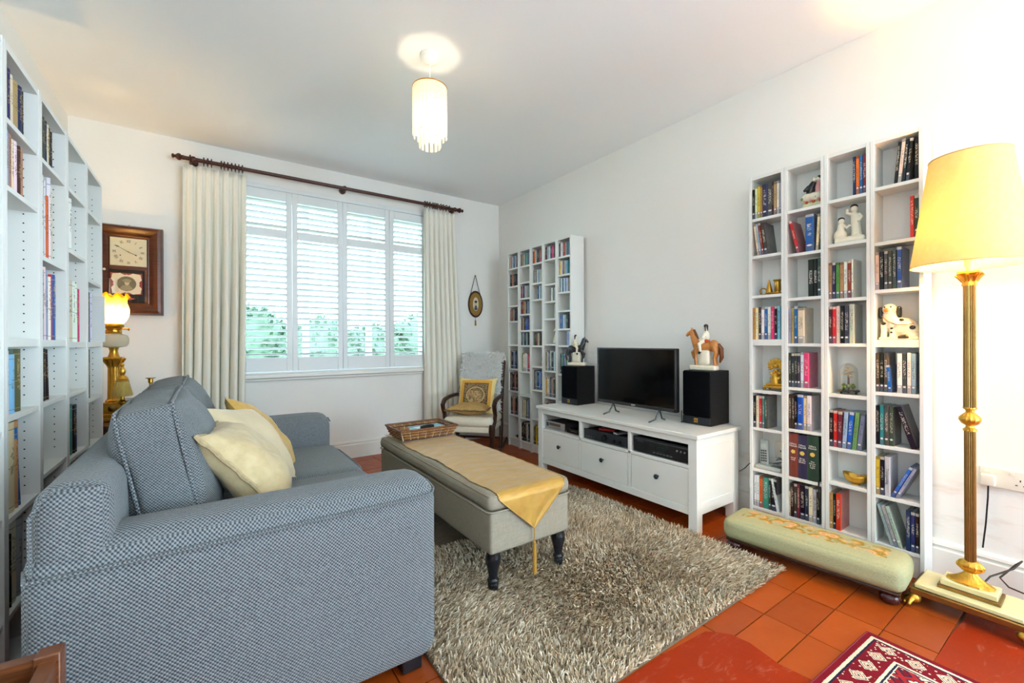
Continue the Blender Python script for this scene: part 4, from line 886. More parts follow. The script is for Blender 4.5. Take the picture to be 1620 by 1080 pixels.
for x in (-.085,.085):
    for y in (-.315,.315): B().lathe([(.014,.048),(.026,.044),(.036,.034),(.038,.024),(.032,.010),(.018,.002),(.016,.0005)],(x,y,0),20).build('foot',BUN,fs,world=False)

# ================================================================== FLOOR LAMP
LX,LY=2.515,.366
fl_=thing('floor_lamp','tall brass standard lamp with glowing yellow shade on stepped onyx base','lamp',(LX,LY,0))
B().box(LX-.105,LX+.105,LY-.165,LY+.165,.048,.074).build('base_plate',BRONZE,fl_,bevel=.004)
B().box(LX-.095,LX+.095,LY-.150,LY+.150,.074,.092).build('onyx_slab',ONYX,fl_,bevel=.004)
B().box(LX-.058,LX+.058,LY-.088,LY+.088,.092,.106).build('plinth',BRONZE,fl_,bevel=.002)
B().box(LX-.052,LX+.052,LY-.080,LY+.080,.106,.128).build('onyx_block',ONYX,fl_,bevel=.003)
for sx in (-1,1):
    for sy in (-1,1):
        b=B().ball((LX+sx*.090,LY+sy*.150,.030),(.022,.022,.022),12,8)
        for a in (-.5,0,.5): ang=math.atan2(sy,sx)+a; b.tube([(LX+sx*.09,LY+sy*.15,.036),(LX+sx*.09+.030*cos(ang),LY+sy*.15+.030*sin(ang),.020),(LX+sx*.09+.042*cos(ang),LY+sy*.15+.042*sin(ang),.008)],[.012,.010,.007],8)
        b.box(LX+sx*.09-.012,LX+sx*.09+.012,LY+sy*.15-.012,LY+sy*.15+.012,.03,.050); blob(b,'paw_foot',GILT,fl_,.003)
B().lathe([(.045,.1285),(.044,.135),(.034,.142),(.024,.152),(.014,.166),(.012,.172),(.018,.178),(.026,.190),(.027,.200),(.021,.214),(.014,.220)],(LX,LY,0),28,flute=.05,nfl=14,sy=1.5,sx=.95).build('foot_dome',GILT,fl_)
B().lathe([(.0165,.216),(.0165,.745)],(LX,LY,0),40,flute=.06,nfl=20).build('lower_column',BRONZE,fl_)
B().lathe([(.020,.742),(.020,.750),(.013,.756),(.012,.764),(.024,.772),(.032,.786),(.031,.797),(.020,.810),(.012,.818),(.013,.826),(.020,.832),(.020,.838)],(LX,LY,0),30,flute=.04,nfl=15).build('knop',GILT,fl_)
B().lathe([(.0185,.836),(.0180,1.330)],(LX,LY,0),40,flute=.06,nfl=20).build('upper_column',BRONZE,fl_)
cb=B().lathe([(.019,1.326),(.021,1.332),(.019,1.338),(.022,1.350),(.026,1.364),(.036,1.376)],(LX,LY,0),24,flute=.10,nfl=8); cb.box(LX-.032,LX+.032,LY-.032,LY+.032,1.376,1.384)
for a in range(8): an=a*pi/4; cb.tube([(LX+.020*cos(an),LY+.020*sin(an),1.345),(LX+.030*cos(an),LY+.030*sin(an),1.362),(LX+.040*cos(an),LY+.040*sin(an),1.372),(LX+.034*cos(an),LY+.034*sin(an),1.366)],[.005,.006,.005,.003],6)
cb.build('capital',GILT,fl_)
B().lathe([(.012,1.384),(.010,1.40),(.016,1.412),(.016,1.455),(.012,1.46)],(LX,LY,0),18).build('bulb_holder',IVORY,fl_)
o=B().lathe([(.012,1.46),(.024,1.49),(.030,1.52),(.024,1.545),(.0,1.555)],(LX,LY,0),18).build('bulb',BULB,fl_)
sh=B(); sh.grid(lambda u,v:(LX+(.178-.059*v)*cos(2*pi*u),LY+(.178-.059*v)*sin(2*pi*u),1.412+.436*v),56,8,closed=True); so=sh.build('shade',SHADE,fl_,smooth=80)
for r_,z_ in ((.178,1.413),(.119,1.847)): sub(B().tube([(LX+r_*cos(a),LY+r_*sin(a),z_) for a in np.linspace(0,2*pi,56,endpoint=False)],.0025,6,closed=True),'shade_rim',mat('shade_tape',S(214,186,120),.8),so,fl_)
b=B()
for a in (0,2*pi/3,4*pi/3): b.tube([(LX,LY,1.80),(LX+.118*cos(a),LY+.118*sin(a),1.842)],.002,5)
b.tube([(LX+.02*cos(a),LY+.02*sin(a),1.80) for a in np.linspace(0,2*pi,12,endpoint=False)],.002,5,closed=True); b.tube([(LX+.02,LY,1.80),(LX+.035,LY,1.52),(LX+.016,LY,1.45)],.002,5); sub(b,'shade_carrier',BRASS,so,fl_)
def lamp_light(name,loc,watt,col,rad):
    l=bpy.data.lights.new(name,'POINT'); l.energy=watt; l.color=col; l.shadow_soft_size=rad; o=bpy.data.objects.new(name,l); COL.objects.link(o); o.location=loc; return o
lamp_light('floor_lamp_bulb_light',(LX,LY,1.56),19,(1,.57,.13),.03)
t=B().tube([(LX+.03,LY,.17),(LX+.06,LY+.01,.30),(2.78,.40,.47)],.003,6).tube([(LX+.10,LY-.02,.100),(2.66,.33,.125),(2.70,.27,.17),(2.73,.25,.20),(2.75,.27,.17),(2.72,.31,.11),(2.67,.28,.10),(2.66,.20,.09),(2.63,.14,.05),(2.62,.10,.004),(2.66,.0,.004)],.0035,6).build('lamp_flex',mat('brown_flex',S(58,46,36),.6)); tag(t,'dark flex looping behind the standard lamp base','cable')
# wall sockets
SOCK=mat('socket_white',S(232,226,210),.35,var=.02)
so_=thing('wall_socket','white double wall socket behind the standard lamp','socket',(XR,.305,.505))
B().rbox(XR-.012,XR-.0005,.230,.382,.462,.548,r=.005,n=2).build('plate',SOCK,so_)
for yc in (.345,.268):
    B().box(XR-.016,XR-.011,yc+.012,yc+.024,.527,.541).build('switch',SOCK,so_,bevel=.001)
for dy,dz,wd,hh in ((0,.020,.004,.008),(.011,.0,.007,.004),(-.011,.0,.007,.004)): B().box(XR-.0125,XR-.0115,.262+dy-wd/2,.262+dy+wd/2,.488+dz-hh/2,.488+dz+hh/2).build('pin_slot',DARKH,so_)
pg=thing('mains_plug','white plug pushed into the wall socket behind the lamp','plug',(XR-.03,.352,.495)); B().rbox(XR-.05,XR-.0125,.330,.376,.472,.520,r=.006,n=2).build('body',SOCK,pg); B().tube([(XR-.035,.352,.474),(XR-.034,.353,.42),(XR-.03,.36,.30),(XR-.026,.37,.19)],.003,6).build('flex',BLACK,pg)
t=thing('wall_socket','white wall socket seen inside the telephone shelf','socket',(2.80,1.175,.46)); B().rbox(2.793,2.8015,1.138,1.222,.405,.505,r=.004,n=2).build('plate',SOCK,t)
for dy,dz in ((.0,.018),(.012,-.002),(-.012,-.002)): B().box(2.7925,2.7935,1.178+dy-.003,1.178+dy+.003,.452+dz-.004,.452+dz+.004).build('pin_slot',DARKH,t)

# ================================================================== ORNAMENTS ON THE LAMP-SIDE SHELVES
SX=2.735
# telephone
PHG=mat('grey_phone_plastic',S(176,182,178),.4,var=.04); z=LAMPZ[0][6]+.0005
t=thing('telephone','grey cordless telephone standing in its cradle on the bookcase shelf','telephone',(SX-.005,1.213,z))
B().rbox(SX-.055,SX+.045,1.143,1.288,z,z+.022,r=.010,n=4,bulge=(0,0,.004)).build('cradle',PHG,t)
B().rbox(SX-.040,SX+.000,1.150,1.205,z+.022,z+.027,r=.002,n=1).build('key_panel',mat('dark_grey_plastic',S(70,74,72),.4),t)
hb=B().rbox(-.012,.012,-.024,.024,0,.150,r=.011,n=4); Mh=Matrix.Translation((SX-.012,1.247,z+.020))@Matrix.Rotation(radians(8),4,'Y')@Matrix.Rotation(radians(-5),4,'X'); ho=hb.xf(Mh).build('handset',PHG,t)
sub(B().box(-.0135,-.0122,-.016,.016,.098,.122).xf(Mh),'screen',mat('pale_display',S(190,200,190),.2),ho,t)
for i in range(5):
    for j in range(3): sub(B().box(-.0140,-.0120,-.016+.0115*j,-.007+.0115*j,.020+.0145*i,.029+.0145*i).xf(Mh),'key',mat('dark_grey_plastic',S(70,74,72),.4),ho,t)
t=B().tube([(SX+.03,1.16,z+.03),(SX+.04,1.18,z+.06),(SX+.04,1.21,z+.045),(SX+.04,1.19,z+.065),(SX+.045,1.15,z+.05),(SX+.045,1.19,z+.035),(SX+.05,1.23,z+.02),(SX+.05,1.28,z+.02)],.0025,6).build('telephone_lead',BLACK); tag(t,'coiled black telephone lead behind the cordless handset','cable')
t=B().tube([(2.66,1.305,.375),(2.645,1.325,.345),(2.66,1.36,.315),(2.70,1.39,.30)],.0025,6).build('telephone_cable',BLACK); tag(t,'thin black cable running from bookcase towards the television bench','cable')
t=B().tube([(2.655,.945,.37),(2.650,.944,.33),(2.650,.944,.26)],.004,6).build('ribbon_bookmark',BLACK); tag(t,'thin black ribbon hanging below the three thick novels','ribbon')
# brass chambersticks (row 3, first column)
z=LAMPZ[0][2]+.0005; t=thing('brass_chamberstick','brass chamberstick with ring handle and cone snuffer on shelf','candlestick',(SX,1.20,z))
B().lathe([(.0,0),(.042,0),(.050,.006),(.048,.010),(.015,.008),(.014,.014)],(SX-.01,1.185,z),24).build('dish',BRASS,t)
B().lathe([(.014,.012),(.013,.018),(.017,.024),(.016,.075),(.024,.084),(.024,.087),(.012,.087)],(SX-.01,1.175,z),20).build('candle_cup',BRASS,t)
B().lathe([(.019,.014),(.018,.020),(.003,.088),(0,.090)],(SX-.02,1.217,z),18).build('snuffer',BRASS,t)
B().tube([(SX-.02,1.25+.019*cos(a),z+.022+.019*sin(a)) for a in np.linspace(0,2*pi,20,endpoint=False)],.0035,6,closed=True).build('ring_handle',BRASS,t)
# gilt peacock ornament
z=LAMPZ[0][4]+.0005; t=thing('gilt_ornament','gilt peacock-tail clock ornament on a stepped foot','ornament',(SX,1.185,z))
b=B().rbox(SX-.04,SX+.04,1.135,1.245,z+.014,z+.030,r=.005,n=2).rbox(SX-.032,SX+.032,1.145,1.235,z+.030,z+.044,r=.005,n=2); b.build('stepped_base',GILT,t)
for x in (-.034,.034):
    for y in (1.140,1.240): B().ball((SX+x,y,z+.0085),(.010,.010,.008),10,6).build('foot',BRONZE,t)
b=B()
for k in range(13): a=radians(-120+20*k); b.tube([(SX,1.187,z+.145),(SX-.004,1.187+.026*sin(a),z+.145+.026*cos(a)),(SX-.008,1.187+.046*sin(a),z+.145+.046*cos(a))],[.004,.008,.005],6)
b.ball((SX-.008,1.187,z+.145),.016); blob(b,'fan',GILT,t,.0025)
b=B().tube([(SX,1.19,z+.042),(SX-.004,1.192,z+.085),(SX,1.187,z+.125)],[.030,.022,.012],12)
for k in range(18): a=k*2.4; b.ball((SX+.020*cos(a),1.19+.024*sin(a),z+.05+.0035*k),.009,8,6)
blob(b,'body',GILT,t,.0028)
# porcelain couple with flowers (col 2 row 1)
def figure(b,x,y,z,h,skirt=True,wd=1.):
    """standing glazed figure, height h"""
    if skirt: b.lathe([(.30*h*wd,0),(.27*h*wd,.16*h),(.12*h,.46*h),(.08*h,.52*h)],(x,y,z),18)
    else:
        for s_ in (-1,1): b.tube([(x,y+s_*.06*h,z),(x,y+s_*.05*h,z+.25*h),(x,y+s_*.04*h,z+.5*h)],[.045*h,.05*h,.065*h],10)
    b.tube([(x,y,z+.46*h),(x,y,z+.62*h),(x,y,z+.76*h),(x,y,z+.84*h)],[.085*h,.095*h,.10*h,.045*h],12); b.ball((x,y,z+.90*h),(.065*h,.062*h,.080*h),12,8)
    return b
z=LAMPZ[1][0]+.0005; t=thing('porcelain_group','colourful porcelain couple in pink and black on top shelf','figurine',(SX,.985,z))
GRN=mat('glazed_flower_green',S(206,206,160),.2,var=.5,scale=40); PNK=mat('glazed_pink',S(220,164,164),.2,var=.2); 
b=B().rbox(SX-.03,SX+.035,.945,1.04,z,z+.032,r=.012,n=4); blob(b,'base',GRN,t,.003)
b=B().rbox(SX-.034,SX+.02,.945,1.045,z+.03,z+.085,r=.022,n=5,bulge=(.006,.006,0)); b.build('skirt',mat('glazed_white_sprigged',S(226,218,196),.2,var=.2,scale=60),t)
b=B().tube([(SX-.01,1.005,z+.08),(SX-.012,1.0,z+.115),(SX-.012,.985,z+.14)],[.022,.020,.014],10).tube([(SX-.02,1.01,z+.12),(SX-.03,1.03,z+.095)],[.009,.007],8); blob(b,'dark_coat',EBON,t,.0028)
b=B().tube([(SX,.965,z+.08),(SX,.967,z+.12),(SX,.968,z+.142)],[.022,.020,.010],10); blob(b,'pink_gown',PNK,t,.0028)
for y,zz in ((.985,.153),(.966,.152)): B().ball((SX-.008,y,z+zz),(.013,.012,.015),12,8).build('head',IVORY,t)
B().ball((SX-.004,.963,z+.158),(.015,.014,.014),12,8).build('hair',EBON,t)
for k in range(9): B().ball((SX-.032+.004*(k%2),.95+.011*k,z+.030+.012*(k%3)),.008,8,6).build('flower',[mat('glazed_red',S(190,74,46),.25),PNK,mat('leaf_glaze',S(90,130,70),.3)][k%3],t)
# white couple (col 3 row 2)
z=LAMPZ[2][1]+.0005; t=thing('porcelain_group','cream porcelain pair, seated girl and standing boy, on shelf','figurine',(SX,.83,z))
b=B().rbox(SX-.035,SX+.03,.755,.890,z,z+.030,r=.012,n=4,bulge=(.004,0,.006))
b.ball((SX-.01,.868,z+.045),(.026,.030,.034)).tube([(SX-.006,.868,z+.07),(SX-.004,.866,z+.105)],[.018,.015],10).ball((SX-.006,.864,z+.122),(.014,.014,.017)).tube([(SX-.012,.852,z+.098),(SX-.016,.838,z+.080),(SX-.014,.825,z+.095)],[.008,.007,.007],8)
b.tube([(SX,.80,z+.02),(SX,.802,z+.07),(SX,.804,z+.105)],[.026,.020,.020],10).tube([(SX,.804,z+.10),(SX,.806,z+.14),(SX,.808,z+.158)],[.021,.020,.009],10).ball((SX-.003,.810,z+.176),(.016,.015,.018)).tube([(SX-.004,.820,z+.148),(SX-.01,.840,z+.158),(SX-.012,.835,z+.178)],[.009,.008,.008],8).tube([(SX-.004,.790,z+.146),(SX-.012,.775,z+.125),(SX-.016,.790,z+.105)],[.009,.008,.008],8).tube([(SX-.012,.79,z+.03),(SX-.03,.785,z+.035)],[.012,.01],8)
blob(b,'figures',IVORY,t,.0028)
for c_,r_ in (((SX-.002,.866,z+.131),(.0155,.0155,.0125)),((SX+.001,.811,z+.187),(.0170,.0165,.0130))): B().ball(c_,r_,14,8).build('hair',mat('glazed_brown_hair',S(52,32,26),.25),t)
# spaniel (col 4 row 4)
z=LAMPZ[3][3]+.0005; dx,dy=SX,.634; t=thing('china_spaniel','cream china spaniel with black ears and patches, sitting on shelf','figurine',(dx,dy,z))
b=B().ball((dx,dy-.012,z+.048),(.038,.055,.048)).ball((dx,dy-.045,z+.035),(.032,.034,.036)).tube([(dx-.006,dy+.010,z+.06),(dx-.008,dy+.028,z+.098),(dx-.010,dy+.030,z+.118)],[.036,.028,.024],12).ball((dx-.012,dy+.030,z+.135),(.026,.026,.025)).ball((dx-.036,dy+.032,z+.128),(.014,.013,.012))
for yy in (.016,.046): b.tube([(dx-.020,dy+yy,z+.075),(dx-.026,dy+yy,z+.035),(dx-.032,dy+yy,z+.006)],[.014,.011,.012],10)
b.rbox(dx-.042,dx+.03,dy-.075,dy+.062,z,z+.010,r=.004,n=2).ball((dx-.02,dy-.045,z+.015),(.026,.030,.014)); blob(b,'body',IVORY,t,.0026)
for y_ in (.060,-.002): B().rbox(dx-.022,dx-.002,dy+y_-.008,dy+y_+.008,z+.094,z+.146,r=.0078,n=4,bulge=(.002,.002,0)).build('ear',EBON,t)
B().ball((dx-.046,dy+.033,z+.130),(.008,.010,.009),12,8).build('muzzle',mat('glazed_orange',S(212,134,44),.25),t)
for y_ in (.020,.042): B().ball((dx-.0355,dy+y_,z+.144),.0032,8,6).build('eye',EBON,t)
for y_,z_,x_,r_ in ((-.012,.084,-.022,.010),(-.030,.078,-.016,.008),(-.050,.052,-.030,.011),(.046,.072,-.033,.009),(.018,.050,-.034,.006),(.018,.032,-.037,.005)): B().ball((dx+x_,dy+y_,z+z_),(r_*.7,r_,r_*.8),10,6).build('patch',EBON,t)
B().tube([(dx-.026,dy-.055,z+.010),(dx-.040,dy-.03,z+.014),(dx-.040,dy-.005,z+.010)],[.008,.010,.006],8).build('tail',mat('grey_glaze',S(70,66,56),.3),t)
B().tube([(dx-.037,dy+.052,z+.104),(dx-.041,dy+.030,z+.082),(dx-.041,dy+.0,z+.066),(dx-.039,dy-.030,z+.064),(dx-.030,dy-.055,z+.070)],.0016,6).build('chain',BRONZE,t)
t.scale=(1.1,1.1,1.1)
# glass dome with dried flowers (col 3 row 5)
z=LAMPZ[2][4]+.0005; t=thing('glass_dome','small glass dome over dried flowers on a black stand','ornament',(SX,.838,z))
for a in range(3): B().ball((SX+.036*cos(a*2.1+2.4),.838+.036*sin(a*2.1+2.4),z+.007),(.006,.006,.0065),8,6).build('foot',EBON,t)
B().lathe([(.0,.012),(.046,.012),(.048,.016),(.046,.022),(0,.022)],(SX,.838,z),28).build('stand',EBON,t)
B().lathe([(.040,.0225),(.040,.115),(.036,.135),(.024,.152),(.010,.160),(0,.1615)],(SX,.838,z),28).build('dome',DOME,t)
DRY=mat('dried_petals',S(206,180,140),.9,var=.3,scale=60); FOL=mat('silk_leaf',S(120,136,64),.8,var=.4,scale=60)
b=B().tube([(SX,.838,z+.022),(SX,.838,z+.10)],.004,6); b.build('stem',BRNT,t)
g_=np.random.default_rng(3)
for k in range(14): p_=g_.normal(0,1,3); p_/=np.linalg.norm(p_); B().lathe([(.0,0),(.008,.002),(.011,.006)],(SX+.020*p_[0],.838+.020*p_[1],z+.108+.028*p_[2]),7).build('dried_flower',DRY,t)
for k in range(9): a=k*.7; B().ball((SX+.022*cos(a),.838+.022*sin(a),z+.032+.006*(k%3)),(.009,.009,.010),8,6).build('leaf',FOL,t)
# gilt shell bowl (col 3 row 7)
z=LAMPZ[2][6]+.0005; t=thing('gilt_shell_bowl','gilt pierced shell-shaped bowl on a low shelf','bowl',(SX-.01,.805,z))
b=B(); b.grid(lambda u,v:(SX-.01+(.008+.030*sin(pi/2*v)**.8)*sin(2*pi*u),.805+(.012+.042*sin(pi/2*v)**.8)*(1+.05*cos(16*pi*u))*cos(2*pi*u),z+.006+.036*(1-cos(pi/2*v))+.014*v*v*abs(cos(2*pi*u))),40,8,closed=True); o=b.build('shell',GILT,t); m=o.modifiers.new('thickness','SOLIDIFY'); m.thickness=.003
B().lathe([(.020,.0),(.018,.004),(.010,.008)],(SX-.01,.805,z),16).build('foot_ring',GILT,t)
# ---- small things on the corner shelves
def cz(c,r): return CORZ[c][r]+.0005
def cy(c,f=.5): return CORY[c]+(CORY[c+1]-CORY[c])*f
CX=2.72
def little_figure(name,label,c,r,f,h,dark=True):
    z=cz(c,r); y=cy(c,f); t=thing(name,label,'figurine',(CX,y,z)); b=figure(B().rbox(CX-.026,CX+.026,y-.03,y+.03,z,z+.014,r=.006,n=2),CX,y,z+.008,h,True,.8)
    b.tube([(CX,y+.10*h,z+.72*h),(CX-.10*h,y+.18*h,z+.58*h)],[.05*h,.04*h],8); blob(b,'figure',IVORY,t,.003)
    B().ball((CX+.004,y,z+.008+.93*h),(.066*h,.066*h,.060*h),10,6).build('hair',EBON if dark else GLDS,t); return t
little_figure('porcelain_figure','pale porcelain figure in the third row of the column nearest the rocking chair',0,2,.72,.135)
t=little_figure('porcelain_figure','white figure on dark foot in the fifth row of the column nearest the rocking chair',0,4,.70,.165)
little_figure('porcelain_figure','tall cream porcelain figure in the corner shelves beside the candle column',3,4,.62,.20)
little_figure('porcelain_figure','small white figure in the second row of the corner shelves',3,1,.78,.10,False)
z=cz(1,1); t=thing('shell','tan sea shell on the second row of the corner shelves','shell',(CX,cy(1,.7),z)); b=B(); yy=cy(1,.7); b.tube([(CX,yy+.035,z+.006),(CX,yy+.01,z+.022),(CX,yy-.02,z+.032),(CX,yy-.03,z+.052)],[.004,.018,.026,.006],14); b.v=[(x,y,max(p,z)) for x,y,p in b.v]; b.build('whorl',mat('tan_shell',S(196,150,70),.4,var=.3,scale=60),t); B().lathe([(.010,0),(.012,.004),(.006,.01)],(CX,yy-.005,z),12).build('lip',DRY,t)
z=cz(2,3); yy=cy(2,.62); t=thing('candle_and_holder','tall white candle in a dark holder on the corner shelves','candle',(CX,yy,z)); B().lathe([(.018,0),(.020,.006),(.010,.012),(.012,.03),(.014,.034)],(CX,yy,z),16).build('holder',EBON,t); B().lathe([(.0105,.034),(.0100,.205),(.004,.21)],(CX,yy,z),14).build('candle',mat('candle_wax',S(236,236,230),.4),t)
t=thing('brass_cup','slim brass cup beside the white candle on the corner shelves','cup',(CX-.02,cy(2,.86),z)); B().lathe([(.014,0),(.016,.004),(.005,.012),(.005,.08),(.012,.10),(.015,.15),(.016,.152)],(CX-.02,cy(2,.84),z),16).build('cup',BRASS,t); B().lathe([(.016,0),(.017,.003)],(CX-.02,cy(2,.84),z+.0),16).build('base_ring',BRASS,t)
z=cz(2,5); yy=cy(2,.72); t=thing('dark_plate','dark round plate propped in the middle column of the corner shelves','plate',(CX,yy,z)); B().lathe([(.0,0),(.035,-.004),(.060,-.010),(.062,-.012),(.035,-.001),(0,.004)],(CX+.01,yy,z+.066),24,'x').build('dish',DARKWOOD,t); B().box(CX-.01,CX+.03,yy-.02,yy+.02,z,z+.006).build('stand',DARKWOOD,t)
z=cz(2,7); yy=cy(2,.68); t=thing('trailing_plant','small trailing green plant in a pot on the corner shelves','plant',(CX,yy,z)); B().lathe([(.022,0),(.030,.045),(.032,.05),(.028,.05),(.02,.04)],(CX,yy,z),16).build('pot',IVORY,t)
g_=np.random.default_rng(5); d_=g_.normal(0,1,(420,3)); d_[:,2]=abs(d_[:,2])*.9-.25; d_/=np.linalg.norm(d_,axis=1)[:,None]
blades('foliage',d_*np.array([.036,.040,.075])+np.array([0,0,.085]),d_,.018,.008,np.zeros(3),mat('plant_leaf',S(58,96,52),.6,var=.4,scale=60),t,.6,.6)
z=cz(4,3); yy=cy(4,.74); t=thing('yellow_flower','yellow artificial flower in a white vase on the corner shelves','flower',(CX-.02,yy,z)); B().lathe([(.010,0),(.014,.01),(.008,.03),(.010,.035)],(CX-.02,yy,z),12).build('vase',IVORY,t); B().tube([(CX-.02,yy,z+.03),(CX-.02,yy,z+.07)],.002,5).build('stem',FOL,t)
for k in range(7): a=k*2*pi/7; B().ball((CX-.022,yy+.016*cos(a),z+.078+.016*sin(a)),(.005,.011,.011),8,6).build('petal',mat('yellow_petal',S(232,196,40),.6),t)
z=cz(1,7); yy=cy(1,.75); t=thing('small_vase','small vase with dried stems on the corner shelves','vase',(CX,yy,z)); B().lathe([(.010,0),(.016,.01),(.018,.022),(.008,.034),(.010,.04)],(CX,yy,z),14).build('body',BRASS,t); B().tube([(CX,yy,z+.035),(CX,yy-.006,z+.10)],.0022,5).build('stem',DRY,t)
z=cz(0,8); yy=cy(0,.62); t=thing('dark_dish','small dark dish in the bottom row nearest the rocking chair','dish',(CX-.02,yy,z)); B().lathe([(.018,0),(.034,.014),(.038,.026),(.034,.026),(.016,.006)],(CX-.02,yy,z),18).build('bowl',DARKWOOD,t); B().lathe([(.019,0),(.020,.003)],(CX-.02,yy,z),18).build('foot_ring',DARKWOOD,t)

# ================================================================== ROCKING CHAIR WITH SHEEPSKIN AND CUSHIONS
CA=radians(-47); CS=.94; ch=thing('rocking_chair','dark carved rocking chair with cream seat by the right curtain','chair',(2.135,3.69,0),CA); ch.scale=(CS,CS,CS)
UPH=mat('cream_upholstery',S(222,212,190),.9,var=.06,scale=40,bump=.2,bscale=200)
for s_ in (-1,1):
    B().tube([(s_*.245,.16,.045),(s_*.245,.20,.28),(s_*.235,.235,.45),(s_*.235,.285,.68),(s_*.235,.36,.90),(s_*.235,.385,.945)],[.020,.022,.023,.021,.019,.016],10,flat=1.0).build('back_post',DARKWOOD,ch,world=False)
    B().lathe([(.0,-.014),(.024,-.014),(.026,0),(.024,.014),(0,.014)],(s_*.235,.392,.945),16,'x').build('post_scroll',DARKWOOD,ch,world=False)
    B().tube([(s_*.245,.27,.60),(s_*.262,.12,.605),(s_*.268,-.06,.600),(s_*.268,-.155,.585),(s_*.268,-.20,.545),(s_*.268,-.185,.50),(s_*.266,-.145,.44),(s_*.262,-.15,.38),(s_*.258,-.20,.335)],[.017,.021,.023,.024,.024,.022,.020,.020,.022],10).build('arm',DARKWOOD,ch,world=False)
    B().tube([(s_*.255,-.225,.36),(s_*.255,-.235,.30),(s_*.250,-.215,.22),(s_*.245,-.205,.13),(s_*.245,-.235,.048)],[.030,.032,.024,.019,.021],10).build('front_leg',DARKWOOD,ch,world=False)
    B().tube([(s_*.245,-.40,.065)]+[(s_*.245,-.40+.86*k/10,.0225+.000+.22*((k/10-.46)**2)*.9) for k in range(1,10)]+[(s_*.245,.46,.085)],[.014]+[.019]*9+[.014],8).build('rocker',DARKWOOD,ch,world=False)
B().rbox(-.245,.245,-.235,.22,.275,.335,r=.015,n=3).build('seat_rail',UPH,ch,world=False)
B().rbox(-.250,.250,-.245,.225,.330,.425,r=.040,n=8,bulge=(.004,.006,.012)).build('seat',UPH,ch,world=False)
bm_=Matrix.Translation((0,.235,.42))@Matrix.Rotation(radians(-15),4,'X'); B().rbox(-.215,.215,-.030,.035,0,.535,r=.028,n=6,bulge=(0,.012,0)).xf(bm_).build('backrest',UPH,ch,world=False)
B().tube([(-.235,.388,.94),(-.12,.392,.965),(.12,.392,.965),(.235,.388,.94)],[.016,.020,.020,.016],10).build('crest_rail',DARKWOOD,ch,world=False)
B().tube([(-.24,.17,.15),(.24,.17,.15)],.012,8).build('stretcher',DARKWOOD,ch,world=False)
SHEEP=mat('sheepskin_wool',S(253,251,246),.95,var=.06,scale=30); HIDE=mat('sheepskin_hide',S(230,222,206),.95)
sk_=thing('sheepskin','white shaggy sheepskin draped over the rocking chair back','sheepskin',tuple(ch.location),CA); sk_.scale=(CS,CS,CS)
def skin(u,v):                                           # v: seat -> over the top -> short way down behind
    x=(u-.5)*.47*(1-.06*sin(pi*v)); tl=v*.80
    if tl<.575: p=bm_@Vector((x,-.050,.005+tl)); return tuple(p)
    a=min(pi,(tl-.575)/.055); 
    if a<pi: p=bm_@Vector((x,-.050*cos(a)+.0,.58+.050*sin(a))); return tuple(p)
    p=bm_@Vector((x,.052,.58-(tl-.575-.055*pi))); return tuple(p)
b=B().grid(skin,16,40); o=b.build('hide',HIDE,sk_,world=False,smooth=80)
uu=rng.random(15000); vv=rng.random(15000); P_=np.array([skin(a,c) for a,c in zip(uu,vv)]); Q1=np.array([skin(min(1,a+.01),c) for a,c in zip(uu,vv)]); Q2=np.array([skin(a,min(1,c+.008)) for a,c in zip(uu,vv)]); nn=np.cross(Q1-P_,Q2-P_); ln=np.linalg.norm(nn,axis=1)[:,None]; nn=np.where(ln>1e-12,nn/np.maximum(ln,1e-12),[0,-1,0]); 
blades('wool',P_,nn,.040,.0075,np.array([0,0,-.55]),SHEEP,sk_,.6,.8)
def elephant_mat():
    t=NT('elephant_cushion_cloth'); x,y,z=t.xyz(t.co()); ab=lambda q:t.math('ABSOLUTE',q); d=t.math('MAXIMUM',ab(x),ab(t.math('MULTIPLY',z,1.02))); jig=t.math('MULTIPLY',t.math('SUBTRACT',t.noise(t.co(),60,2),.5),.008)
    def ell(cx,cz,rx,rz):
        a=t.math('DIVIDE',t.math('SUBTRACT',x,cx),rx); b_=t.math('DIVIDE',t.math('SUBTRACT',z,cz),rz); return t.math('ADD',t.math('MULTIPLY',a,a),t.math('MULTIPLY',b_,b_))
    def rect(cx,cz,hx,hz): return t.math('MAXIMUM',t.math('DIVIDE',ab(t.math('SUBTRACT',x,cx)),hx),t.math('DIVIDE',ab(t.math('SUBTRACT',z,cz)),hz))
    shp=ell(.010,.008,.050,.036)
    for q in (ell(-.045,.018,.026,.028),rect(-.068,-.022,.008,.034),rect(-.030,-.038,.011,.026),rect(.0,-.038,.009,.022),rect(.026,-.038,.010,.024),rect(.048,-.036,.010,.026)): shp=t.math('MINIMUM',shp,q)
    ele=t.math('LESS_THAN',shp,1.); sp=t.ramp(t.noise(t.co(),90,2),[(.42,(0,0,0)),(.52,(1,1,1))])
    dk=t.mix(sp,S(70,52,34),S(150,122,84)); ctr=t.mix(t.math('LESS_THAN',ab(t.math('SUBTRACT',ell(0,0,.088,.078),1.)),.14),dk,S(196,166,110)); ctr=t.mix(ele,ctr,t.mix(sp,S(196,168,116),S(150,116,76)))
    c=t.ramp(t.math('MULTIPLY',t.math('ADD',d,jig),4.),[(0,S(60,44,30)),(.47,S(112,84,44)),(.50,S(222,160,64)),(.62,S(232,208,140)),(.80,S(236,216,156))],True)
    c=t.mix(t.math('LESS_THAN',d,.117),c,ctr); t.base(c,.6,spec=.3); t.bump(t.noise(t.co(),60,3),.3,.004); return t.m
def chair_pt(M): return Matrix.Translation(ch.location)@Matrix.Rotation(CA,4,'Z')@Matrix.Translation(M.translation*(CS-1))@M
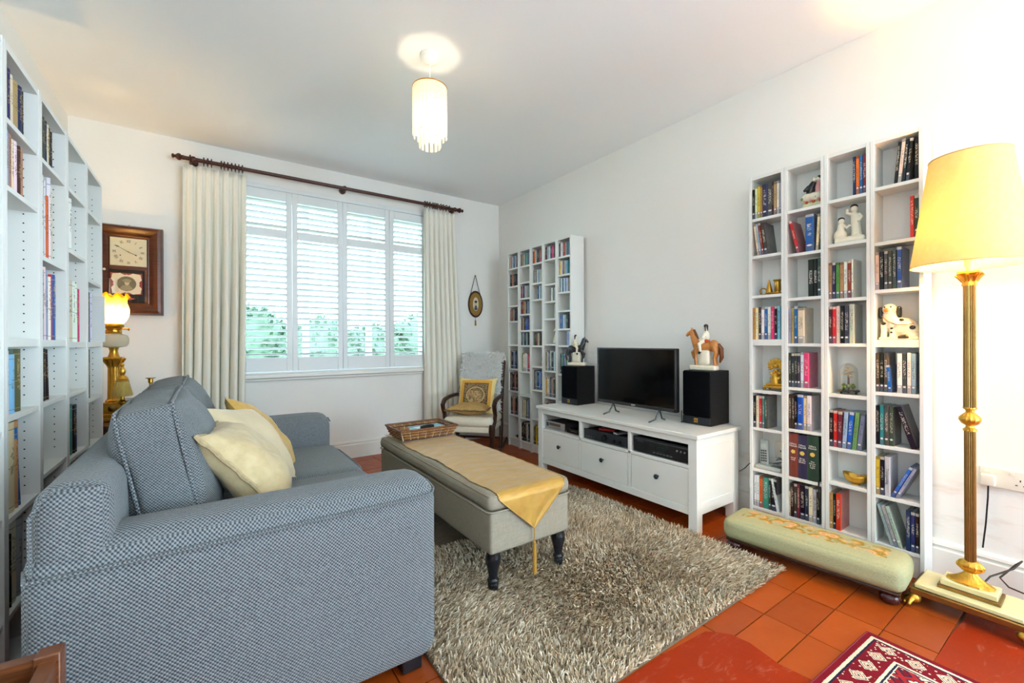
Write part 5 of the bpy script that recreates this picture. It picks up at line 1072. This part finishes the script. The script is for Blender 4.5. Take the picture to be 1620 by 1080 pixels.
set_pillow('elephant_cushion','gold cushion with an embroidered elephant on the rocking chair',elephant_mat(),.40,.37,.10,chair_pt(Matrix.Translation((.005,.085,.605))@Matrix.Rotation(radians(-20),4,'X')),21)
PAIS=mat('brown_paisley',S(184,146,84),.8,var=.45,scale=60); 
tt=set_pillow('flat_cushion','brown patterned cushion lying flat on the rocking chair seat',PAIS,.40,.34,.10,chair_pt(Matrix.Translation((-.02,-.055,.492))@Matrix.Rotation(radians(90),4,'X')),25,cloth('brown_piping',S(96,66,34),S(130,96,50),60))

# ================================================================== WALL CLOCK
ck=thing('wall_clock','dark mahogany framed wall clock with painted glass on the back wall','clock',(-.474,YB,1.645))
cx0,cx1,cz0,cz1=-.672,-.276,1.318,1.972; prof=[(0,.0),(0,.062),(.012,.092),(.030,.098),(.050,.088),(.068,.066),(.082,.058),(.088,.060),(.092,.052),(.092,0)]   # (inwards, out from wall)
def frame_side(a,b,inw):
    n=len(prof); vs=[]
    for (ex,ez),sx_ in ((a,1),(b,-1)):
        for i_,o_ in prof:
            dx=inw[0]*i_+(sx_*i_ if inw[0]==0 else 0); dz=inw[1]*i_+(sx_*i_ if inw[1]==0 else 0); vs.append((ex+dx,YB-.001-o_,ez+dz))
    return B().add(vs,[(i,i+1,n+i+1,n+i) for i in range(n-1)]+[tuple(range(n)),tuple(range(2*n-1,n-1,-1))])
for a,b,inw in (((cx0,cz1),(cx1,cz1),(0,-1)),((cx0,cz0),(cx1,cz0),(0,1)),((cx0,cz0),(cx0,cz1),(1,0)),((cx1,cz0),(cx1,cz1),(-1,0))): frame_side(a,b,inw).build('frame_moulding',MAHOG,ck)
B().box(cx0+.09,cx1-.09,YB-.05,YB-.001,cz0+.09,cz1-.09).build('case_back',MAHOG,ck)
B().box(cx0+.09,cx1-.09,YB-.058,YB-.05,1.648,1.676).build('door_rail',MAHOG,ck)
dl=B().box(-.576,-.372,YB-.054,YB-.050,1.676,1.882).build('dial',mat('cream_dial',S(226,214,176),.4,var=.08,scale=10),ck)
for k,nm in enumerate(('XII','I','II','III','IIII','V','VI','VII','VIII','IX','X','XI')):
    a=radians(30*k); o=lettering(nm,.024,INKK,ck,(.078*sin(a),-.0545,1.779-1.645+.078*cos(a)),(0,0,0),name='numeral'); o.rotation_euler=(Matrix.Rotation(pi/2,4,'X')@Matrix.Rotation(-a,4,'Z')).to_euler(); o.scale=(.8,1.25,1)
def hand(ang,ln,wd,name):
    M_=Matrix.Translation((-.474,YB-.058,1.779))@Matrix.Rotation(radians(ang),4,'Y'); B().prism([(-wd,-.012),(wd,-.012),(wd*.6,ln*.7),(wd*2.2,ln*.8),(0,ln),(-wd*2.2,ln*.8),(-wd*.6,ln*.7)],-.0006,.0006,'y').xf(M_).build(name,INKK,ck)
hand(117,.055,.0018,'hour_hand'); hand(-58,.085,.0014,'minute_hand'); B().lathe([(.005,.002),(.005,-.004)],(-.474,YB-.058,1.779),12,'y').build('hand_boss',BRASS,ck); B().lathe([(.004,.003),(.004,0)],(-.520,YB-.055,1.752),10,'y').build('winding_hole',INKK,ck)
gp=B().box(-.580,-.384,YB-.053,YB-.050,1.404,1.648).build('painted_glass',mat('black_gloss_glass',(.012,.012,.014,1),.08),ck)
oc=(-.486,1.545); RED=mat('oxblood_paint',S(150,52,34),.3); CRM=mat('cream_paint',S(232,218,184),.35)
B().box(-.574,-.398,YB-.0538,YB-.053,1.468,1.622).build('red_panel',RED,ck)
star=[]; 
for k in range(48): a=2*pi*k/48; rr=1+.20*cos(4*(a-pi/4))+.05*cos(16*a); star.append((oc[0]+.088*rr*cos(a),oc[1]+.080*rr*sin(a)))
B().prism(star,YB-.0546,YB-.0538,'y').build('scrollwork',CRM,ck)
B().prism([(oc[0]+.054*cos(a),oc[1]+.054*sin(a)) for a in np.linspace(0,2*pi,36,endpoint=False)],YB-.0554,YB-.0546,'y').build('portrait_ground',mat('sepia_ground',S(104,100,74),.5,var=.3,scale=20),ck)
SEP=mat('sepia_pale',S(196,186,150),.6); 
B().prism([(oc[0]-.038,oc[1]-.036),(oc[0]-.022,oc[1]-.012),(oc[0]+.016,oc[1]-.010),(oc[0]+.036,oc[1]-.036),(oc[0]+.014,oc[1]-.051),(oc[0]-.016,oc[1]-.051)],YB-.0560,YB-.0554,'y').build('portrait_shoulders',mat('sepia_mid',S(150,142,110),.6),ck)
B().prism([(oc[0]+.002+.014*cos(a),oc[1]+.006+.018*sin(a)) for a in np.linspace(0,2*pi,20,endpoint=False)],YB-.0564,YB-.0558,'y').build('portrait_face',SEP,ck)
B().prism([(oc[0]+.001+.026*cos(a),oc[1]+.022+.013*sin(a)) for a in np.linspace(0,2*pi,20,endpoint=False)],YB-.0568,YB-.0562,'y').build('portrait_hat',mat('sepia_mid',S(150,142,110),.6),ck)
B().prism([(oc[0]-.05,1.436),(oc[0],1.422),(oc[0]+.05,1.436),(oc[0],1.450)],YB-.0545,YB-.053,'y').build('lozenge',RED,ck); B().prism([(oc[0]+.012*cos(a),1.436+.009*sin(a)) for a in np.linspace(0,2*pi,16,endpoint=False)],YB-.055,YB-.0545,'y').build('lozenge_centre',mat('slate_blue_paint',S(70,80,110),.4),ck)
B().lathe([(.006,.0),(.006,-.008),(.009,-.014),(.004,-.019)],(-.604,YB-.062,1.64),12,'y').build('door_knob',IVORY,ck); B().tube([(-.474,YB-.02,1.972),(-.474,YB-.02,1.984)],.006,8).build('hanging_lug',BRASS,ck)
# oval miniature
mf=thing('oval_miniature','small oval miniature picture hanging by a strap on the back wall','picture',(2.500,YB,1.535))
def oval(rx,rz,y0,y1,name,m): return B().prism([(2.500+rx*cos(a),1.535+rz*sin(a)) for a in np.linspace(0,2*pi,48,endpoint=False)],y0,y1,'y').build(name,m,mf)
oval(.092,.148,YB-.014,YB-.001,'backing',DARKWOOD); oval(.080,.132,YB-.018,YB-.014,'gold_mount',mat('gold_velvet_mount',S(150,112,44),.6,var=.2,scale=60)); oval(.036,.078,YB-.0195,YB-.018,'picture_ground',mat('pale_portrait_ground',S(214,204,176),.5,var=.1))
B().prism([(2.478,1.480),(2.490,1.520),(2.510,1.520),(2.522,1.480),(2.512,1.466),(2.488,1.466)],YB-.0202,YB-.0195,'y').build('portrait_dress',mat('slate_paint',S(70,76,86),.5),mf)
B().prism([(2.500+.012*cos(a),1.540+.019*sin(a)) for a in np.linspace(0,2*pi,16,endpoint=False)],YB-.0206,YB-.0198,'y').build('portrait_face',SEP,mf); B().prism([(2.500+.018*cos(a),1.562+.014*sin(a)) for a in np.linspace(0,2*pi,16,endpoint=False)],YB-.0210,YB-.0202,'y').build('portrait_hair',DARKWOOD,mf)
B().tube([(2.500+.090*cos(a),YB-.016,1.535+.146*sin(a)) for a in np.linspace(0,2*pi,48,endpoint=False)],.006,8,closed=True).build('rim',DARKWOOD,mf)
for s_ in (-1,1): B().tube([(2.500+s_*.066,YB-.012,1.640),(2.500+s_*.03,YB-.010,1.76),(2.500+s_*.004,YB-.010,1.858)],.0065,6,flat=.4).build('strap',DARKWOOD,mf)
B().ball((2.500,YB-.012,1.860),.009,10,6).build('hook',BRASS,mf); B().tube([(2.500,YB-.012,1.388),(2.500,YB-.012,1.352)],.002,5).lathe([(.004,1.352),(.009,1.346),(.007,1.338),(.011,1.292),(.009,1.290)],(2.500,YB-.014,0),10).build('tassel',TASS,mf)

# ================================================================== CORNER TABLE, OIL LAMP, CANDLESTICKS
tb=thing('side_table','dark wooden side table in the far left corner behind the sofa','table',(-.46,3.74,0))
B().rbox(-.72,-.20,3.48,4.02,.592,.618,r=.008,n=2).build('top',MAHOG,tb); B().box(-.69,-.23,3.51,3.99,.53,.592).build('apron',MAHOG,tb)
for x in (-.675,-.245):
    for y in (3.525,3.975): B().lathe([(.022,.592),(.022,.50),(.015,.46),(.020,.40),(.013,.2),(.016,.06),(.010,.0008)],(x,y,0),12).build('leg',MAHOG,tb)
bx_=thing('wooden_box','small mahogany box on the corner table under a candlestick','box',(-.325,3.70,.6185)); B().box(-.438,-.215,3.62,3.78,.6185,.715).build('body',MAHOG,bx_,bevel=.003); B().box(-.445,-.208,3.613,3.787,.715,.748).build('lid',MAHOG,bx_,bevel=.005); B().box(-.333,-.317,3.610,3.614,.70,.728).build('lock_plate',BRASS,bx_)
cs=thing('brass_candlestick','short brass candlestick standing on the mahogany box','candlestick',(-.308,3.70,.7485))
B().lathe([(.027,0),(.028,.004),(.020,.012),(.008,.018),(.008,.03)],(-.308,3.70,.7485),20).build('foot',BRASS,cs); B().lathe([(.008,.03),(.016,.042),(.010,.052),(.007,.06),(.013,.072),(.009,.082),(.008,.094)],(-.308,3.70,.7485),20).build('stem',BRASS,cs); B().lathe([(.008,.094),(.013,.10),(.013,.124),(.027,.130),(.027,.133),(.011,.133)],(-.308,3.70,.7485),20).build('socket',BRASS,cs)
ts=thing('tasselled_candlestick','tall brass candlestick dressed with a gold tassel, beside the oil lamp','candlestick',(-.432,3.66,.6185)); q=(-.432,3.575,.6185)
ts.location=q
B().lathe([(.032,0),(.033,.006),(.020,.016),(.009,.026),(.009,.05),(.022,.066),(.022,.074),(.010,.088),(.010,.11),(.024,.124),(.024,.130),(.011,.142),(.010,.175)],q,20).build('baluster',BRASS,ts)
B().lathe([(.046,.165),(.048,.172),(.040,.21),(.030,.255),(.026,.262)],q,24,flute=.05,nfl=24).build('tassel_skirt',cloth('tassel_fringe',S(150,122,50),S(206,182,104),60,.7,.6,stretch=(1,1,.06)),ts)
B().lathe([(.028,.262),(.030,.270),(.022,.284),(.010,.292),(.016,.305),(.018,.320),(.012,.335),(.008,.345),(.011,.356),(.004,.368),(0,.370)],q,18).build('finial',GILT,ts); B().tube([(q[0]+.030*cos(a),q[1]+.030*sin(a),q[2]+.258) for a in np.linspace(0,2*pi,20,endpoint=False)],.004,6,closed=True).build('cord',TASS,ts)
OX,OY=-.492,3.735; ol=thing('oil_lamp','lit brass column oil lamp with amber glass shade beside the bookcase','lamp',(OX,OY,.6185)); z=.6185
B().box(OX-.070,OX+.070,OY-.070,OY+.070,z,z+.022).build('base_step',BRASS,ol,bevel=.004); B().box(OX-.058,OX+.058,OY-.058,OY+.058,z+.022,z+.044).build('base_step',BRASS,ol,bevel=.004); dd=B().box(OX-.050,OX+.050,OY-.050,OY+.050,z+.044,z+.115).build('pedestal',BRASS,ol,bevel=.003); sub(B().lathe([(.022,0),(.022,-.003),(.016,-.005)],(OX,OY-.050,z+.08),18,'y'),'medallion',BRONZE,dd,ol)
B().lathe([(.040,.115),(.040,.125),(.033,.132),(.030,.14),(.028,.34)],(OX,OY,z),40,flute=.05,nfl=16).build('column',BRASS,ol)
cb=B().lathe([(.028,.335),(.032,.345),(.034,.365),(.046,.392)],(OX,OY,z),24,flute=.10,nfl=8).box(OX-.046,OX+.046,OY-.046,OY+.046,z+.392,z+.402); 
for a in range(8): an=a*pi/4; cb.tube([(OX+.030*cos(an),OY+.030*sin(an),z+.35),(OX+.044*cos(an),OY+.044*sin(an),z+.375),(OX+.056*cos(an),OY+.056*sin(an),z+.392),(OX+.048*cos(an),OY+.048*sin(an),z+.385)],[.006,.008,.006,.004],6)
cb.build('capital',BRASS,ol)
B().lathe([(.030,.402),(.024,.42),(.020,.44),(.026,.462)],(OX,OY,z),20).build('font_stem',BRASS,ol)
B().lathe([(.028,.462),(.062,.470),(.074,.488),(.076,.515),(.068,.540),(.036,.552)],(OX,OY,z),32).build('glass_font',thin('frosted_glass_font',S(238,232,214),.5,S(226,216,190)),ol)
B().lathe([(.036,.550),(.040,.556),(.040,.572),(.034,.578),(.046,.588),(.050,.600),(.044,.612),(.038,.63)],(OX,OY,z),24,flute=.03,nfl=16).tube([(OX+.03,OY-.02,z+.585),(OX+.075,OY-.045,z+.580)],.004,6).lathe([(.010,-.004),(.010,.004)],(OX+.078,OY-.045,z+.580),12,'x').build('burner',BRASS,ol)
def shd(u,v):
    a=2*pi*u; r=.046+.032*sin(pi*min(1,v*1.15))**.8+.030*max(0,v-.72)/.28; r*=1+.10*max(0,(v-.6)/.4)**2*cos(8*a); return (OX+r*cos(a),OY+r*sin(a),z+.615+.185*v-.012*max(0,(v-.7)/.3)*cos(8*a))
B().grid(shd,64,18,closed=True).build('glass_shade',AMBER,ol,smooth=80)
B().grid(lambda u,v:(OX+(.026-.005*v)*cos(2*pi*u),OY+(.026-.005*v)*sin(2*pi*u),z+.63+.275*v),24,6,closed=True).build('chimney',DOME,ol,smooth=80)
B().lathe([(.008,.64),(.012,.665),(.006,.70),(0,.715)],(OX,OY,z),12).build('flame_bulb',BULB,ol)
lamp_light('oil_lamp_light',(OX,OY,z+.69),11.0,(1,.62,.20),.02)

# ================================================================== PENDANT LIGHT
PXc,PYc=1.022,2.243; pd=thing('pendant_light','lit pendant lamp with strands of white capiz tiles hanging from the ceiling','lamp',(PXc,PYc,H))
B().lathe([(.050,-.0005),(.052,-.014),(.050,-.030),(.036,-.042),(.012,-.050),(0,-.051)],(PXc,PYc,H),28).build('ceiling_rose',TRIM,pd)
B().tube([(PXc,PYc,H-.045),(PXc,PYc,2.43)],.0032,8).build('cord',TRIM,pd)
rb=B().tube([(PXc+.094*cos(a),PYc+.094*sin(a),2.528) for a in np.linspace(0,2*pi,40,endpoint=False)],.003,6,closed=True)
for a in (0,2.094,4.189): rb.tube([(PXc,PYc,2.528),(PXc+.094*cos(a),PYc+.094*sin(a),2.528)],.002,5)
rb.build('ring_frame',BRASS,pd)
ib=B().tube([(PXc+.060*cos(a),PYc+.060*sin(a),2.289) for a in np.linspace(0,2*pi,30,endpoint=False)],.002,5,closed=True)
for a in (0,2.094,4.189): ib.tube([(PXc+.060*cos(a),PYc+.060*sin(a),2.289),(PXc+.018*cos(a),PYc+.018*sin(a),2.40)],.0012,4)
ib.build('inner_ring',BRASS,pd)
def strand_mesh(n):
    b=B()
    for k in range(n):
        z1=-.002-.0305*k; b.box(-.0088,.0088,-.0008,.0008,z1-.029,z1)
    return b.mesh('capiz_strand',CAPIZ,0)
SM={n:strand_mesh(n) for n in (3,8,9)}
for k in range(30):
    a=2*pi*k/30; inst(SM[9 if k%2 else 8],'capiz_strand',pd,(.094*cos(a),.094*sin(a),2.526-H),(0,0,a+pi/2))
for k in range(14):
    a=2*pi*k/14+.1; inst(SM[3],'capiz_strand',pd,(.060*cos(a),.060*sin(a),2.287-H),(0,0,a+pi/2))
B().lathe([(.016,2.43),(.018,2.42),(.018,2.385),(.014,2.38)],(PXc,PYc,0),16).build('bulb_holder',TRIM,pd)
B().lathe([(.013,2.382),(.020,2.365),(.030,2.335),(.028,2.315),(.014,2.300),(0,2.297)],(PXc,PYc,0),18).build('bulb',BULB,pd)
lamp_light('pendant_bulb_light',(PXc,PYc,2.335),5,(1,.90,.74),.032)

# ================================================================== WOODEN RACK AT THE BOTTOM LEFT
wr=thing('wooden_rack','brown wooden magazine rack at the bottom left beside the sofa arm','rack',(-.37,1.02,0))
RWD=wood('reddish_oak',S(70,36,18),S(126,72,38),.35,(1,1,12)); a0,a1,b0,b1,zt=-.56,-.218,.86,1.14,.556
for x0,x1,y0,y1 in ((a1-.035,a1,b1-.035,b1),(a1-.035,a1,b0,b0+.035),(a0,a0+.035,b1-.035,b1),(a0,a0+.035,b0,b0+.035)): B().box(x0,x1,y0,y1,.0008,zt).build('post',RWD,wr,bevel=.003)
B().box(a1-.028,a1-.006,b0+.035,b1-.035,.16,zt-.012).build('side_board',RWD,wr); B().box(a0+.006,a0+.028,b0+.035,b1-.035,.16,zt-.012).build('side_board',RWD,wr); B().box(a0+.035,a1-.035,b1-.028,b1-.006,.16,zt-.004).build('back_board',RWD,wr); B().box(a0+.035,a1-.035,b0+.006,b0+.028,.16,zt-.030).build('front_board',RWD,wr); B().box(a0+.03,a1-.03,b0+.03,b1-.03,.15,.165).build('bottom_board',RWD,wr)
t=thing('leather_roll','pale tan rolled leather case standing in the wooden rack','case',(-.300,1.00,.166)); B().rbox(-.350,-.262,.93,1.075,.166,.562,r=.030,n=4).build('body',mat('pale_tan_leather',S(196,166,126),.5,var=.08,scale=30,bump=.1),t); B().tube([(-.35,.925,.40),(-.262,.925,.40)],.004,6).build('strap',RWD,t)
t=thing('yellow_folder','yellow folder standing in the wooden rack at the left edge','folder',(-.43,1.0,.166)); B().rbox(-.505,-.375,.96,1.06,.166,.560,r=.004,n=1).build('cover',mat('yellow_card',S(226,178,84),.6,var=.1),t); B().box(-.495,-.385,.955,.9595,.30,.42).build('label_patch',PAPER,t)
